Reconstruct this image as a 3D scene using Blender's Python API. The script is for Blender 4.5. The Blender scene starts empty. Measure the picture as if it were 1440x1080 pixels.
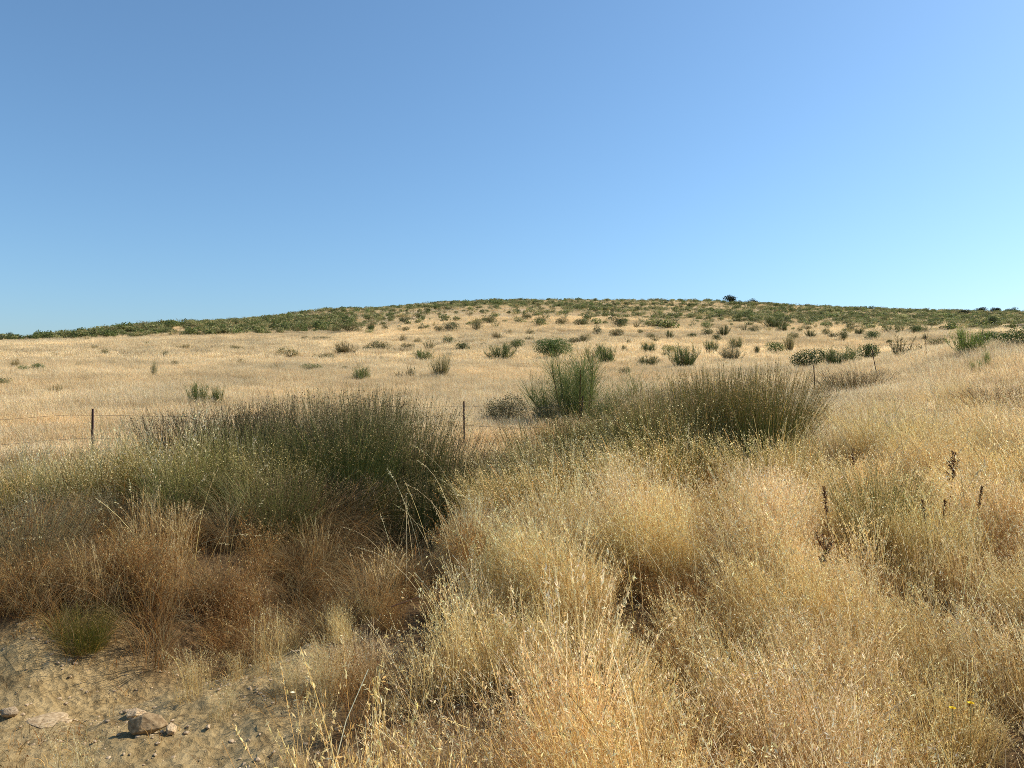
import bpy, math, random
import numpy as np
R = math.radians
rng = np.random.default_rng(7)
random.seed(7)
sc = bpy.context.scene
COL = sc.collection

# ------------------------------------------------------------------ camera, sky, sun, exposure
FPX = 1084.0                     # focal length in pixels of the 1440 px wide frame
EYE = 1.7
cam_d = bpy.data.cameras.new("camera")
cam_d.sensor_width = 36.0
cam_d.lens = 36.0 * FPX / 1440.0
cam_d.clip_start, cam_d.clip_end = 0.05, 6000
cam = bpy.data.objects.new("camera", cam_d)
COL.objects.link(cam)
cam.location = (0, 0, EYE)
cam.rotation_euler = (R(90), 0, 0)
sc.camera = cam

SUN_AZ, SUN_EL = 66.0, 38.0      # degrees to the right of the view, above the horizon
world = bpy.data.worlds.new("World")
sc.world = world
world.use_nodes = True
nt = world.node_tree
nt.nodes.clear()
sky = nt.nodes.new("ShaderNodeTexSky")
sky.sky_type = 'NISHITA'
sky.sun_disc = False
sky.sun_elevation = R(SUN_EL)
sky.sun_rotation = R(SUN_AZ)
sky.altitude = 600
sky.air_density = 1.2
sky.dust_density = 1.0
sky.ozone_density = 10.0
bg = nt.nodes.new("ShaderNodeBackground")
bg.inputs[1].default_value = 0.121
out = nt.nodes.new("ShaderNodeOutputWorld")
hs = nt.nodes.new("ShaderNodeHueSaturation"); hs.inputs['Saturation'].default_value = 0.93; hs.inputs['Hue'].default_value = 0.490
nt.links.new(sky.outputs[0], hs.inputs['Color']); nt.links.new(hs.outputs[0], bg.inputs[0])
nt.links.new(bg.outputs[0], out.inputs[0])

sun_d = bpy.data.lights.new("sun", 'SUN')
sun_d.energy = 5.0
sun_d.angle = R(0.53)
sun_d.color = (1.0, 0.92, 0.80)
sun = bpy.data.objects.new("sun", sun_d)
COL.objects.link(sun)
sun.location = (30, 20, 40)
sun.rotation_euler = (R(90 - SUN_EL), 0, R(180 - SUN_AZ))
sc.view_settings.view_transform = 'Standard'
sc.view_settings.look = 'None'
sc.view_settings.exposure = 0.35
sc.view_settings.gamma = 1.0
cy = sc.cycles
cy.filter_width = 0.9
cy.use_denoising = False
cy.max_bounces, cy.diffuse_bounces, cy.glossy_bounces = 6, 4, 2
cy.transmission_bounces, cy.transparent_max_bounces = 4, 4
cy.caustics_reflective = cy.caustics_refractive = False

# ------------------------------------------------------------------ numpy helpers
def hash2(xi, yi, seed):
    h = (xi.astype(np.int64) * 374761393 + yi.astype(np.int64) * 668265263 + seed * 974634777) & 0xffffffff
    h = ((h ^ (h >> 13)) * 1274126177) & 0xffffffff
    h = (h ^ (h >> 16)) & 0xffffff
    return h / float(0xffffff)

def vnoise(x, y, seed=0):
    x = np.asarray(x, float); y = np.asarray(y, float)
    xi, yi = np.floor(x), np.floor(y)
    fx, fy = x - xi, y - yi
    fx, fy = fx * fx * (3 - 2 * fx), fy * fy * (3 - 2 * fy)
    a, b = hash2(xi, yi, seed), hash2(xi + 1, yi, seed)
    c, d = hash2(xi, yi + 1, seed), hash2(xi + 1, yi + 1, seed)
    return (a * (1 - fx) + b * fx) * (1 - fy) + (c * (1 - fx) + d * fx) * fy

def fbm(x, y, seed=0, octv=3):
    s, a, t = 0, 0.5, 0
    for k in range(octv):
        s = s + a * vnoise(np.asarray(x) * 2 ** k, np.asarray(y) * 2 ** k, seed + k * 17)
        t += a; a *= 0.5
    return s / t * 2 - 1                 # -1 .. 1

def sstep(a, b, x):
    t = np.clip((np.asarray(x, float) - a) / (b - a), 0, 1)
    return t * t * (3 - 2 * t)

def pchip(xk, yk, x):
    """monotone cubic through (xk, yk[..., k]) evaluated at x"""
    h = np.diff(xk); d = np.diff(yk, axis=-1) / h
    m = np.zeros_like(yk)
    w1, w2 = 2 * h[1:] + h[:-1], h[1:] + 2 * h[:-1]
    a, b = d[..., :-1], d[..., 1:]
    ok = (a * b) > 0
    with np.errstate(divide='ignore', invalid='ignore'):
        mm = (w1 + w2) / (w1 / a + w2 / b)
    m[..., 1:-1] = np.where(ok, mm, 0)
    m[..., 0], m[..., -1] = d[..., 0], d[..., -1]
    i = np.clip(np.searchsorted(xk, x) - 1, 0, len(xk) - 2)
    hh = h[i]; t = (x - xk[i]) / hh
    return ((1 + 2 * t) * (1 - t) ** 2 * yk[..., i] + t * (1 - t) ** 2 * hh * m[..., i]
            + t * t * (3 - 2 * t) * yk[..., i + 1] + t * t * (t - 1) * hh * m[..., i + 1])

# ------------------------------------------------------------------ terrain height
TY = np.array([0, 3, 5, 8, 10, 15, 20, 25, 30, 40, 55, 70, 100, 150, 200, 260, 330, 400, 600, 1600], float)
TP = (np.array([-320, 0, 240, 480, 720, 960, 1200, 1440, 1760], float) - 720) / FPX
TZ = np.array([
 [0, -.08, .00, .12, .10, .05, .30, .60, .90, 1.7, 2.95, 4.2, 6.4, 9.0, 9.4, 9, 8, 7, 0, -25],
 [0, -.08, .00, .12, .10, .05, .30, .60, .90, 1.7, 2.95, 4.2, 6.6, 9.8, 11.5, 12.2, 12, 11, 5, -20],
 [0, -.10, -.02, .18, .20, .05, .30, .60, .90, 1.6, 2.8, 4.2, 6.7, 10.7, 16.4, 18.8, 18.5, 17, 8, -20],
 [0, -.05, .00, .15, .20, .10, .30, .50, .80, 1.45, 2.7, 4.15, 6.8, 11.6, 17.6, 26.2, 30.3, 30.5, 20, -10],
 [0, .02, .08, .12, .15, .10, .30, .50, .75, 1.35, 2.6, 4.0, 7.0, 13.0, 19.5, 28.0, 36.3, 38, 30, 0],
 [0, .05, .12, .30, .40, .45, .50, .75, 1.0, 1.6, 2.75, 4.0, 7.0, 12.6, 18.5, 26.8, 36.3, 38.5, 32, 0],
 [0, .05, .18, .42, .55, .85, 1.05, 1.28, 1.65, 2.4, 3.1, 4.0, 6.4, 12.0, 18.0, 25.5, 33.0, 34, 25, 0],
 [0, .05, .25, .60, .80, 1.35, 1.95, 2.5, 3.1, 3.75, 4.2, 5.2, 8.0, 12.8, 17.8, 24.0, 31.0, 32.5, 25, 0],
 [0, .05, .30, .75, 1.05, 1.8, 2.5, 3.1, 3.6, 4.0, 4.5, 5.6, 8.6, 13.2, 18.0, 23.5, 29.0, 30.0, 22, 0]])
_U = np.linspace(0, 1, 1400); _YD = 1600 * _U ** 3
_TD = np.linspace(TP[0], TP[-1], 240)
_G = pchip(TY, TZ, _YD)                       # (9, 1400)
_G = pchip(TP, _G.T.copy(), _TD)              # (1400, 240)

CH = np.array([(-5.5, 3.3), (-4.0, 3.6), (-2.6, 4.25), (-1.75, 5.2), (-1.2, 6.5), (-0.8, 8.2), (-0.35, 10.5), (0.5, 13), (2.2, 15.2), (5, 17.5)])
def chan_dist(X, Y):
    X = np.asarray(X, float); Y = np.asarray(Y, float)
    best = np.full(X.shape, 1e9)
    for a, b in zip(CH[:-1], CH[1:]):
        ab = b - a
        t = np.clip(((X - a[0]) * ab[0] + (Y - a[1]) * ab[1]) / (ab @ ab), 0, 1)
        best = np.minimum(best, np.hypot(X - a[0] - t * ab[0], Y - a[1] - t * ab[1]))
    return best

def soil_mask(X, Y):
    """1 on the bare patch of the dry stream bed, 0 in the grass"""
    X = np.asarray(X, float); Y = np.asarray(Y, float)
    n = fbm(X * 1.3, Y * 1.3, 5) * 0.28
    e1 = np.hypot((X + 2.55) / 1.60, (Y - 3.65) / 1.38)
    e2 = np.hypot((X + 1.75) / 0.60, (Y - 4.55) / 0.60)
    e3 = np.hypot((X + 4.2) / 1.3, (Y - 3.5) / 0.8)
    return 1 - sstep(0.82, 1.08, np.minimum(np.minimum(e1, e2), e3) + n)

def height(X, Y):
    X = np.asarray(X, float); Y = np.asarray(Y, float)
    r = np.hypot(X, Y); a = np.arctan2(X, Y)
    ac = np.clip(a, -0.80, 0.80)
    D = r * np.cos(ac); t = np.tan(ac)
    fu = np.clip((D / 1600.0), 0, 0.9999) ** (1 / 3) * 1399
    ft = np.clip((t - _TD[0]) / (_TD[-1] - _TD[0]), 0, 0.9999) * 239
    iu, it = fu.astype(int), ft.astype(int)
    wu, wt = fu - iu, ft - it
    iu1, it1 = np.minimum(iu + 1, 1399), np.minimum(it + 1, 239)
    z = (_G[iu, it] * (1 - wu) + _G[iu1, it] * wu) * (1 - wt) + (_G[iu, it1] * (1 - wu) + _G[iu1, it1] * wu) * wt
    z = z * (1 - 0.85 * sstep(1.0, 2.4, np.abs(a)))          # low ground behind the camera
    near = sstep(120, 20, r)
    z = z + near * sstep(0.5, 3.0, r) * (0.075 * fbm(X * 0.7, Y * 0.7, 21, 2) + 0.03 * fbm(X * 2.3, Y * 2.3, 33, 2))
    z = z + sstep(60, 160, r) * 0.45 * fbm(X * 0.035, Y * 0.035, 41, 3)
    cd = chan_dist(X, Y)
    z = z - (0.14 + 0.36 * sstep(4.6, 6.2, r)) * np.exp(-(cd / 0.50) ** 2)
    z = z - 0.40 * np.exp(-(((X - 2.15) / 0.33) ** 2 + ((Y - 8.5) / 0.45) ** 2))      # hollow under the right-hand rushes
    z = z + 0.18 * sstep(0.35, 1.0, cd) * np.exp(-((r - 7) / 4.5) ** 2)
    sm = soil_mask(X, Y)
    z = z + sm * (0.05 * fbm(X * 3.5, Y * 3.5, 51, 3) + 0.035 * np.abs(fbm(X * 11, Y * 11, 52, 3)) + 0.018 * np.abs(fbm(X * 30, Y * 30, 53, 2)))
    return z

def h1(x, y): return float(height(np.array([x]), np.array([y]))[0])

def at_px(px, py, lift=0.0, ymin=4.0, ymax=420.0):
    """ground point seen at that pixel of the photograph (first hit going out)"""
    Y = ymin * (ymax / ymin) ** np.linspace(0, 1, 3000)
    X = (px - 720) / FPX * Y
    zr = EYE + (540 - py) / FPX * Y
    hit = np.nonzero(height(X, Y) + lift >= zr)[0]
    k = hit[0] if len(hit) else len(Y) - 1
    return X[k], Y[k], h1(X[k], Y[k])

# ------------------------------------------------------------------ mesh builders
class Geo:
    """collects ribbons, quads and tubes; build() makes ONE mesh"""
    def __init__(s): s.v, s.f, s.c, s.n = [], [], [], 0
    def add(s, v, f, c):
        s.v.append(np.asarray(v, np.float32)); s.f.append(np.asarray(f, np.int32) + s.n)
        s.c.append(np.asarray(c, np.float32)); s.n += len(v)
    def mesh(s, name, mat, smooth=False):
        v = np.concatenate(s.v); c = np.concatenate(s.c)
        me = bpy.data.meshes.new(name)
        me.vertices.add(len(v)); me.vertices.foreach_set("co", v.ravel())
        lens = np.concatenate([np.full(len(f), f.shape[1], np.int32) for f in s.f])
        idx = np.concatenate([f.ravel() for f in s.f])
        me.loops.add(len(idx)); me.loops.foreach_set("vertex_index", idx)
        me.polygons.add(len(lens))
        st = np.concatenate([[0], np.cumsum(lens)[:-1]]).astype(np.int32)
        me.polygons.foreach_set("loop_start", st)
        me.polygons.foreach_set("use_smooth", np.full(len(lens), smooth))
        at = me.attributes.new("col", 'FLOAT_COLOR', 'POINT')
        at.data.foreach_set("color", np.hstack([c, np.ones((len(c), 1), np.float32)]).astype(np.float32).ravel())
        me.update(calc_edges=True); me.validate()
        if mat: me.materials.append(mat)
        return me

def curve_pts(base, L, az, lean, curv, S, power=1.0, wob=0.0, g=None):
    """(n,S+1,3) points of stems that start at base and bend towards az"""
    n = len(L); g = g or rng
    p = np.zeros((n, S + 1, 3)); p[:, 0] = base
    for k in range(S):
        s = (k + 0.5) / S
        th = lean + curv * s ** power
        a = az + wob * (g.random(n) - 0.5) * (k > 0)
        step = np.stack([np.sin(th) * np.sin(a), np.sin(th) * np.cos(a), np.cos(th)], 1) * (L / S)[:, None]
        p[:, k + 1] = p[:, k] + step
    return p

def ribbons(G, p, w, c0, c1, face=None, taper=0.75, cpow=1.0):
    """flat blades along the points p (n,S+1,3)"""
    n, S1, _ = p.shape
    tan = p[:, -1] - p[:, 0]
    fa = rng.random(n) * 2 * np.pi if face is None else face
    side = np.stack([np.cos(fa), np.sin(fa), np.zeros(n)], 1)
    s = np.linspace(0, 1, S1)
    ww = (w[:, None] * (1 - taper * s[None, :] ** 1.5))[:, :, None] * 0.5
    v = np.stack([p - side[:, None] * ww, p + side[:, None] * ww], 2).reshape(-1, 3)
    sc_ = (s ** cpow)[None, :, None, None]
    c = (c0[:, None, None, :] * (1 - sc_) + c1[:, None, None, :] * sc_) * np.ones((n, S1, 2, 1))
    i = (np.arange(n)[:, None] * S1 + np.arange(S1 - 1)[None, :]).ravel() * 2
    G.add(v, np.stack([i, i + 1, i + 3, i + 2], 1), c.reshape(-1, 3))

def tubes(G, p, w, c0, c1, taper=0.5, sides=3, flat=False):
    n, S1, _ = p.shape
    s = np.linspace(0, 1, S1)
    rr = (w[:, None] * (1 - taper * s[None, :]))[:, :, None, None] * 0.5
    an = np.arange(sides) / sides * 2 * np.pi
    ring = np.stack([np.cos(an) * (0.3 if flat else 1), np.sin(an) * (0.6 if flat else 1), np.sin(an + 0.8) * (1 if flat else 0)], 1)
    v = (p[:, :, None, :] + ring[None, None] * rr).reshape(-1, 3)
    sc_ = s[None, :, None, None]
    c = ((c0[:, None, None, :] * (1 - sc_) + c1[:, None, None, :] * sc_) * np.ones((n, S1, sides, 1))).reshape(-1, 3)
    b = (np.arange(n)[:, None] * S1 + np.arange(S1 - 1)[None, :]).ravel() * sides
    f = np.concatenate([np.stack([b + k, b + (k + 1) % sides, b + sides + (k + 1) % sides, b + sides + k], 1) for k in range(sides)])
    G.add(v, f, c)

def leaves(G, pos, size, col, elong=2.0, droop=0.0, up=None):
    """diamond shaped flakes at pos; each with its own direction"""
    n = len(pos)
    d = rng.normal(size=(n, 3))
    if up is not None: d = d * (1 - up) + np.array([0, 0, 1.0]) * up * 1.6
    d[:, 2] -= droop
    d /= np.linalg.norm(d, axis=1)[:, None] + 1e-9
    e = np.cross(d, rng.normal(size=(n, 3))); e /= np.linalg.norm(e, axis=1)[:, None] + 1e-9
    sz = np.asarray(size) * np.ones(n)
    a, b = d * (sz * 0.5)[:, None], e * (sz * 0.5 / elong)[:, None]
    v = np.stack([pos - a, pos + b, pos + a, pos - b], 1).reshape(-1, 3)
    f = np.arange(n * 4).reshape(-1, 4)
    G.add(v, f, np.repeat(col, 4, 0))

def pick(cols, n, jit=0.15):
    cols = np.array(cols, float)
    c = cols[rng.integers(0, len(cols), n)]
    return np.clip(c * (1 + jit * rng.normal(size=(n, 1))) * (1 + 0.04 * rng.normal(size=(n, 3))), 0.005, 0.95)

def along(p, idx, s):
    """points at fraction s of stems idx"""
    S = p.shape[1] - 1
    f = np.clip(s, 0, 0.9999) * S; k = f.astype(int); w = (f - k)[:, None]
    return p[idx, k] * (1 - w) + p[idx, k + 1] * w

# ------------------------------------------------------------------ materials
def blade_mat(name, transl=0.35, rough=0.6, spec=0.25, source='INSTANCER'):
    m = bpy.data.materials.new(name); m.use_nodes = True
    n = m.node_tree; n.nodes.clear(); L = n.links
    o = n.nodes.new("ShaderNodeOutputMaterial")
    a = n.nodes.new("ShaderNodeAttribute"); a.attribute_name = "col"
    mul = n.nodes.new("ShaderNodeMix"); mul.data_type = 'RGBA'; mul.blend_type = 'MULTIPLY'; mul.inputs[0].default_value = 1
    L.new(a.outputs['Color'], mul.inputs[6])
    if source == 'INSTANCER':
        t = n.nodes.new("ShaderNodeAttribute"); t.attribute_type = 'INSTANCER'; t.attribute_name = "tint"
        L.new(t.outputs['Color'], mul.inputs[7])
    else:
        t = n.nodes.new("ShaderNodeObjectInfo"); L.new(t.outputs['Color'], mul.inputs[7])
    pb = n.nodes.new("ShaderNodeBsdfPrincipled"); pb.inputs['Roughness'].default_value = rough
    pb.inputs['Specular IOR Level'].default_value = spec
    tr = n.nodes.new("ShaderNodeBsdfTranslucent")
    mx = n.nodes.new("ShaderNodeMixShader"); mx.inputs[0].default_value = transl
    L.new(mul.outputs[2], pb.inputs['Base Color']); L.new(mul.outputs[2], tr.inputs['Color'])
    L.new(pb.outputs[0], mx.inputs[1]); L.new(tr.outputs[0], mx.inputs[2]); L.new(mx.outputs[0], o.inputs[0])
    return m

M_grass = blade_mat("dry grass blade", 0.40, 0.8, 0.06)
M_rush = blade_mat("rush stem", 0.42, 0.6, 0.1, 'OBJECT')
M_leaf = blade_mat("shrub leaf", 0.38, 0.6, 0.2, 'OBJECT')
M_scrub = blade_mat("hill scrub leaf", 0.38, 0.6, 0.2)
M_weed = blade_mat("dry weed", 0.05, 0.8, 0.1, 'OBJECT')

def ground_mat():
    m = bpy.data.materials.new("dry earth and straw"); m.use_nodes = True
    n = m.node_tree; N = n.nodes; L = n.links
    pb = N["Principled BSDF"]; pb.inputs['Roughness'].default_value = 0.95; pb.inputs['Specular IOR Level'].default_value = 0.1
    tc = N.new("ShaderNodeTexCoord")
    def noise(scale, det=6, rough=0.6):
        t = N.new("ShaderNodeTexNoise"); t.inputs['Scale'].default_value = scale
        t.inputs['Detail'].default_value = det; t.inputs['Roughness'].default_value = rough
        L.new(tc.outputs['Object'], t.inputs['Vector']); return t
    def ramp(src, stops):
        r = N.new("ShaderNodeValToRGB"); r.color_ramp.elements.remove(r.color_ramp.elements[0])
        for k, (p, c) in enumerate(stops):
            e = r.color_ramp.elements[0] if k == 0 else r.color_ramp.elements.new(p)
            e.position = p; e.color = (*c, 1)
        L.new(src, r.inputs[0]); return r
    def mix(f, a, b, mode='MIX'):
        x = N.new("ShaderNodeMix"); x.data_type = 'RGBA'; x.blend_type = mode
        if isinstance(f, float): x.inputs[0].default_value = f
        else: L.new(f, x.inputs[0])
        L.new(a, x.inputs[6]); L.new(b, x.inputs[7]); return x.outputs[2]
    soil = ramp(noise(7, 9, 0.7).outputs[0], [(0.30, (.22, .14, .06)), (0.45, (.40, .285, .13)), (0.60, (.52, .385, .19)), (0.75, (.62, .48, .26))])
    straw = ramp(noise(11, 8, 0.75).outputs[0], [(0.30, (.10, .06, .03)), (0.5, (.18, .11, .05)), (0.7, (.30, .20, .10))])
    far1 = ramp(noise(0.09, 8, 0.62).outputs[0], [(0.32, (.46, .32, .18)), (0.48, (.58, .43, .25)), (0.62, (.66, .51, .32))])
    far2 = ramp(noise(1.6, 7, 0.7).outputs[0], [(0.33, (.55, .55, .55)), (0.5, (1, 1, 1)), (0.7, (1.2, 1.2, 1.2))])
    far = mix(1.0, far1.outputs[0], far2.outputs[0], 'MULTIPLY')
    am = N.new("ShaderNodeAttribute"); am.attribute_name = "soil"
    af = N.new("ShaderNodeAttribute"); af.attribute_name = "far"
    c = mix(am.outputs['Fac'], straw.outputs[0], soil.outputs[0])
    c = mix(af.outputs['Fac'], c, far)
    L.new(c, pb.inputs['Base Color'])
    nb = noise(28, 9, 0.75)
    vb = N.new("ShaderNodeTexVoronoi"); vb.inputs['Scale'].default_value = 22; L.new(tc.outputs['Object'], vb.inputs['Vector'])
    ad = N.new("ShaderNodeMath"); ad.operation = 'ADD'; L.new(nb.outputs[0], ad.inputs[0]); L.new(vb.outputs['Distance'], ad.inputs[1])
    b = N.new("ShaderNodeBump"); b.inputs['Strength'].default_value = 1.0; b.inputs['Distance'].default_value = 0.035
    L.new(ad.outputs[0], b.inputs['Height']); L.new(b.outputs[0], pb.inputs['Normal'])
    return m

def rock_mat():
    m = bpy.data.materials.new("weathered rock"); m.use_nodes = True
    n = m.node_tree; N = n.nodes; L = n.links
    pb = N["Principled BSDF"]; pb.inputs['Roughness'].default_value = 0.9; pb.inputs['Specular IOR Level'].default_value = 0.15
    tc = N.new("ShaderNodeTexCoord"); t = N.new("ShaderNodeTexNoise"); t.inputs['Scale'].default_value = 9; t.inputs['Detail'].default_value = 9
    L.new(tc.outputs['Object'], t.inputs['Vector'])
    r = N.new("ShaderNodeValToRGB"); e = r.color_ramp.elements
    e[0].position, e[0].color = 0.3, (.24, .17, .10, 1); e[1].position, e[1].color = 0.7, (.52, .42, .28, 1)
    L.new(t.outputs[0], r.inputs[0])
    oi = N.new("ShaderNodeObjectInfo"); mx = N.new("ShaderNodeMix"); mx.data_type = 'RGBA'; mx.blend_type = 'MULTIPLY'; mx.inputs[0].default_value = 1
    L.new(r.outputs[0], mx.inputs[6]); L.new(oi.outputs['Color'], mx.inputs[7]); L.new(mx.outputs[2], pb.inputs['Base Color'])
    b = N.new("ShaderNodeBump"); b.inputs['Strength'].default_value = 0.6; b.inputs['Distance'].default_value = 0.01
    L.new(t.outputs[0], b.inputs['Height']); L.new(b.outputs[0], pb.inputs['Normal'])
    return m

def metal_mat(name, c):
    m = bpy.data.materials.new(name); m.use_nodes = True
    n = m.node_tree; N = n.nodes; L = n.links; pb = N["Principled BSDF"]
    tc = N.new("ShaderNodeTexCoord"); t = N.new("ShaderNodeTexNoise"); t.inputs['Scale'].default_value = 30; t.inputs['Detail'].default_value = 6
    L.new(tc.outputs['Object'], t.inputs['Vector'])
    r = N.new("ShaderNodeValToRGB"); e = r.color_ramp.elements
    e[0].position, e[0].color = 0.35, (*[x * .6 for x in c], 1); e[1].position, e[1].color = 0.65, (*c, 1)
    L.new(t.outputs[0], r.inputs[0]); L.new(r.outputs[0], pb.inputs['Base Color'])
    pb.inputs['Roughness'].default_value = 0.8; pb.inputs['Metallic'].default_value = 0.2
    return m
M_ground, M_rock = ground_mat(), rock_mat()
M_post, M_wire = metal_mat("rusty iron", (.09, .045, .03)), metal_mat("weathered wire", (.12, .085, .06))

def tag(o, label=None, cat=None, group=None, kind=None):
    if label: o['label'] = label
    if cat: o['category'] = cat
    if group: o['group'] = group
    if kind: o['kind'] = kind
    return o
def link(name, me, parent=None, loc=(0, 0, 0)):
    o = bpy.data.objects.new(name, me); COL.objects.link(o); o.location = loc
    if parent is not None: o.parent = parent
    return o
def empty(name, loc, rz=0.0):
    o = bpy.data.objects.new(name, None); COL.objects.link(o)
    o.empty_display_size = 0.2; o.location = loc; o.rotation_euler = (0, 0, rz); return o

# ------------------------------------------------------------------ the ground, one sheet to the horizon
def build_ground():
    r = [0.35]
    while r[-1] < 2200: r.append(r[-1] * (1.011 if r[-1] < 30 else 1.02))
    r = np.array(r)
    fr = np.radians(np.arange(-48, 48.01, 0.28))
    bk = np.radians(np.arange(51, 309.1, 3.0))
    a = np.concatenate([fr, bk]); na = len(a)
    A, RR = np.meshgrid(a, r)
    X, Y = RR * np.sin(A), RR * np.cos(A)
    Z = height(X, Y)
    v = np.stack([X, Y, Z], 2).reshape(-1, 3)
    nr = len(r)
    i, j = np.meshgrid(np.arange(nr - 1), np.arange(na), indexing='ij')
    j2 = (j + 1) % na
    f = np.stack([i * na + j, i * na + j2, (i + 1) * na + j2, (i + 1) * na + j], 2).reshape(-1, 4)[:, ::-1]
    G = Geo(); G.add(v, f, np.ones((len(v), 3)))
    G.add(np.vstack([v[:na], [[0, 0, h1(0, 0)]]]), np.stack([np.arange(na), np.full(na, na), (np.arange(na) + 1) % na], 1), np.ones((na + 1, 3)))
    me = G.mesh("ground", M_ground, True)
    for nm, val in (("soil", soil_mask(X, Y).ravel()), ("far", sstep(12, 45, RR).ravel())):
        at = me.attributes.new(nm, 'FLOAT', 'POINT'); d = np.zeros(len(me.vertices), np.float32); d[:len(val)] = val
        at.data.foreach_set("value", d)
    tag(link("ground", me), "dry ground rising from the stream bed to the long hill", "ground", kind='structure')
build_ground()

# ------------------------------------------------------------------ scattering (for what nobody could count)
def scatter(name, variants, X, Y, rz, scale, tint, label, cat, tilt=None, idx=None, sink=0.02):
    n = len(X)
    src = bpy.data.collections.new(name + " variants")
    for k, me in enumerate(variants):
        src.objects.link(bpy.data.objects.new("%s %02d" % (name, k), me))
    me = bpy.data.meshes.new(name); me.vertices.add(n)
    co = np.stack([X, Y, height(X, Y) - sink], 1).astype(np.float32)
    me.vertices.foreach_set("co", co.ravel())
    rot = np.zeros((n, 3), np.float32); rot[:, 2] = rz
    if tilt is not None: rot[:, :2] = tilt
    for nm, ty, key, dat in (("rot", 'FLOAT_VECTOR', "vector", rot), ("scl", 'FLOAT_VECTOR', "vector", np.asarray(scale, np.float32)),
                             ("tint", 'FLOAT_VECTOR', "vector", np.asarray(tint, np.float32))):
        at = me.attributes.new(nm, ty, 'POINT'); at.data.foreach_set(key, np.ascontiguousarray(dat, dtype=np.float32).ravel())
    at = me.attributes.new("pick", 'INT', 'POINT')
    at.data.foreach_set("value", (rng.integers(0, len(variants), n) if idx is None else idx).astype(np.int32))
    o = link(name, me)
    ng = bpy.data.node_groups.new(name, 'GeometryNodeTree')
    ng.interface.new_socket("Geometry", in_out='INPUT', socket_type='NodeSocketGeometry')
    ng.interface.new_socket("Geometry", in_out='OUTPUT', socket_type='NodeSocketGeometry')
    N, L = ng.nodes, ng.links
    gi, go = N.new("NodeGroupInput"), N.new("NodeGroupOutput")
    ci = N.new("GeometryNodeCollectionInfo"); ci.inputs[0].default_value = src
    ci.inputs['Separate Children'].default_value = True; ci.inputs['Reset Children'].default_value = True
    ip = N.new("GeometryNodeInstanceOnPoints"); ip.inputs['Pick Instance'].default_value = True
    def attr(nm, ty):
        a = N.new("GeometryNodeInputNamedAttribute"); a.data_type = ty; a.inputs[0].default_value = nm
        return next(s for s in a.outputs if s.enabled)
    L.new(gi.outputs[0], ip.inputs['Points']); L.new(ci.outputs[0], ip.inputs['Instance'])
    L.new(attr("pick", 'INT'), ip.inputs['Instance Index'])
    e2r = N.new("FunctionNodeEulerToRotation"); L.new(attr("rot", 'FLOAT_VECTOR'), e2r.inputs[0]); L.new(e2r.outputs[0], ip.inputs['Rotation'])
    L.new(attr("scl", 'FLOAT_VECTOR'), ip.inputs['Scale'])
    L.new(ip.outputs[0], go.inputs[0])
    md = o.modifiers.new("scatter", 'NODES'); md.node_group = ng
    return tag(o, label, cat, kind='stuff')

def points(n_per_m2, y0, y1, tmax=0.80, dens=None, grow=None):
    """random ground points in the seen wedge between two depths"""
    area = tmax * (y1 ** 2 - y0 ** 2)
    n = int(area * n_per_m2)
    Y = np.sqrt(rng.random(n) * (y1 ** 2 - y0 ** 2) + y0 ** 2)
    X = (rng.random(n) * 2 - 1) * tmax * Y
    X = np.where(Y < 3.5, X * 1.15, X)
    if dens is not None:
        k = rng.random(n) < dens(X, Y); X, Y = X[k], Y[k]
    return X, Y

# ------------------------------------------------------------------ grass clump meshes
STRAW = [(.78, .58, .25), (.86, .69, .36), (.70, .48, .18), (.90, .78, .49), (.58, .37, .13), (.42, .25, .085)]
FLAKE = [(.88, .70, .36), (.92, .79, .50), (.78, .56, .24), (.62, .40, .16)]
FIELD = [(.78, .61, .34), (.84, .69, .43), (.70, .52, .27), (.88, .75, .50), (.58, .41, .19)]
PALE = [(.72, .61, .33), (.80, .70, .43), (.62, .50, .24)]
RUST = [(.42, .19, .052), (.50, .27, .085), (.28, .13, .037), (.56, .36, .13), (.14, .07, .03), (.30, .23, .09)]
GREY = [(.34, .28, .15), (.40, .33, .18), (.27, .21, .115), (.46, .37, .20)]
OATG = [(.22, .235, .055), (.28, .28, .08), (.17, .19, .045), (.40, .36, .13), (.50, .41, .17)]

def disc(n, r):
    a = rng.random(n) * 2 * np.pi; q = np.sqrt(rng.random(n)) * r
    return np.stack([q * np.cos(a), q * np.sin(a), np.zeros(n)], 1), a

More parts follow.
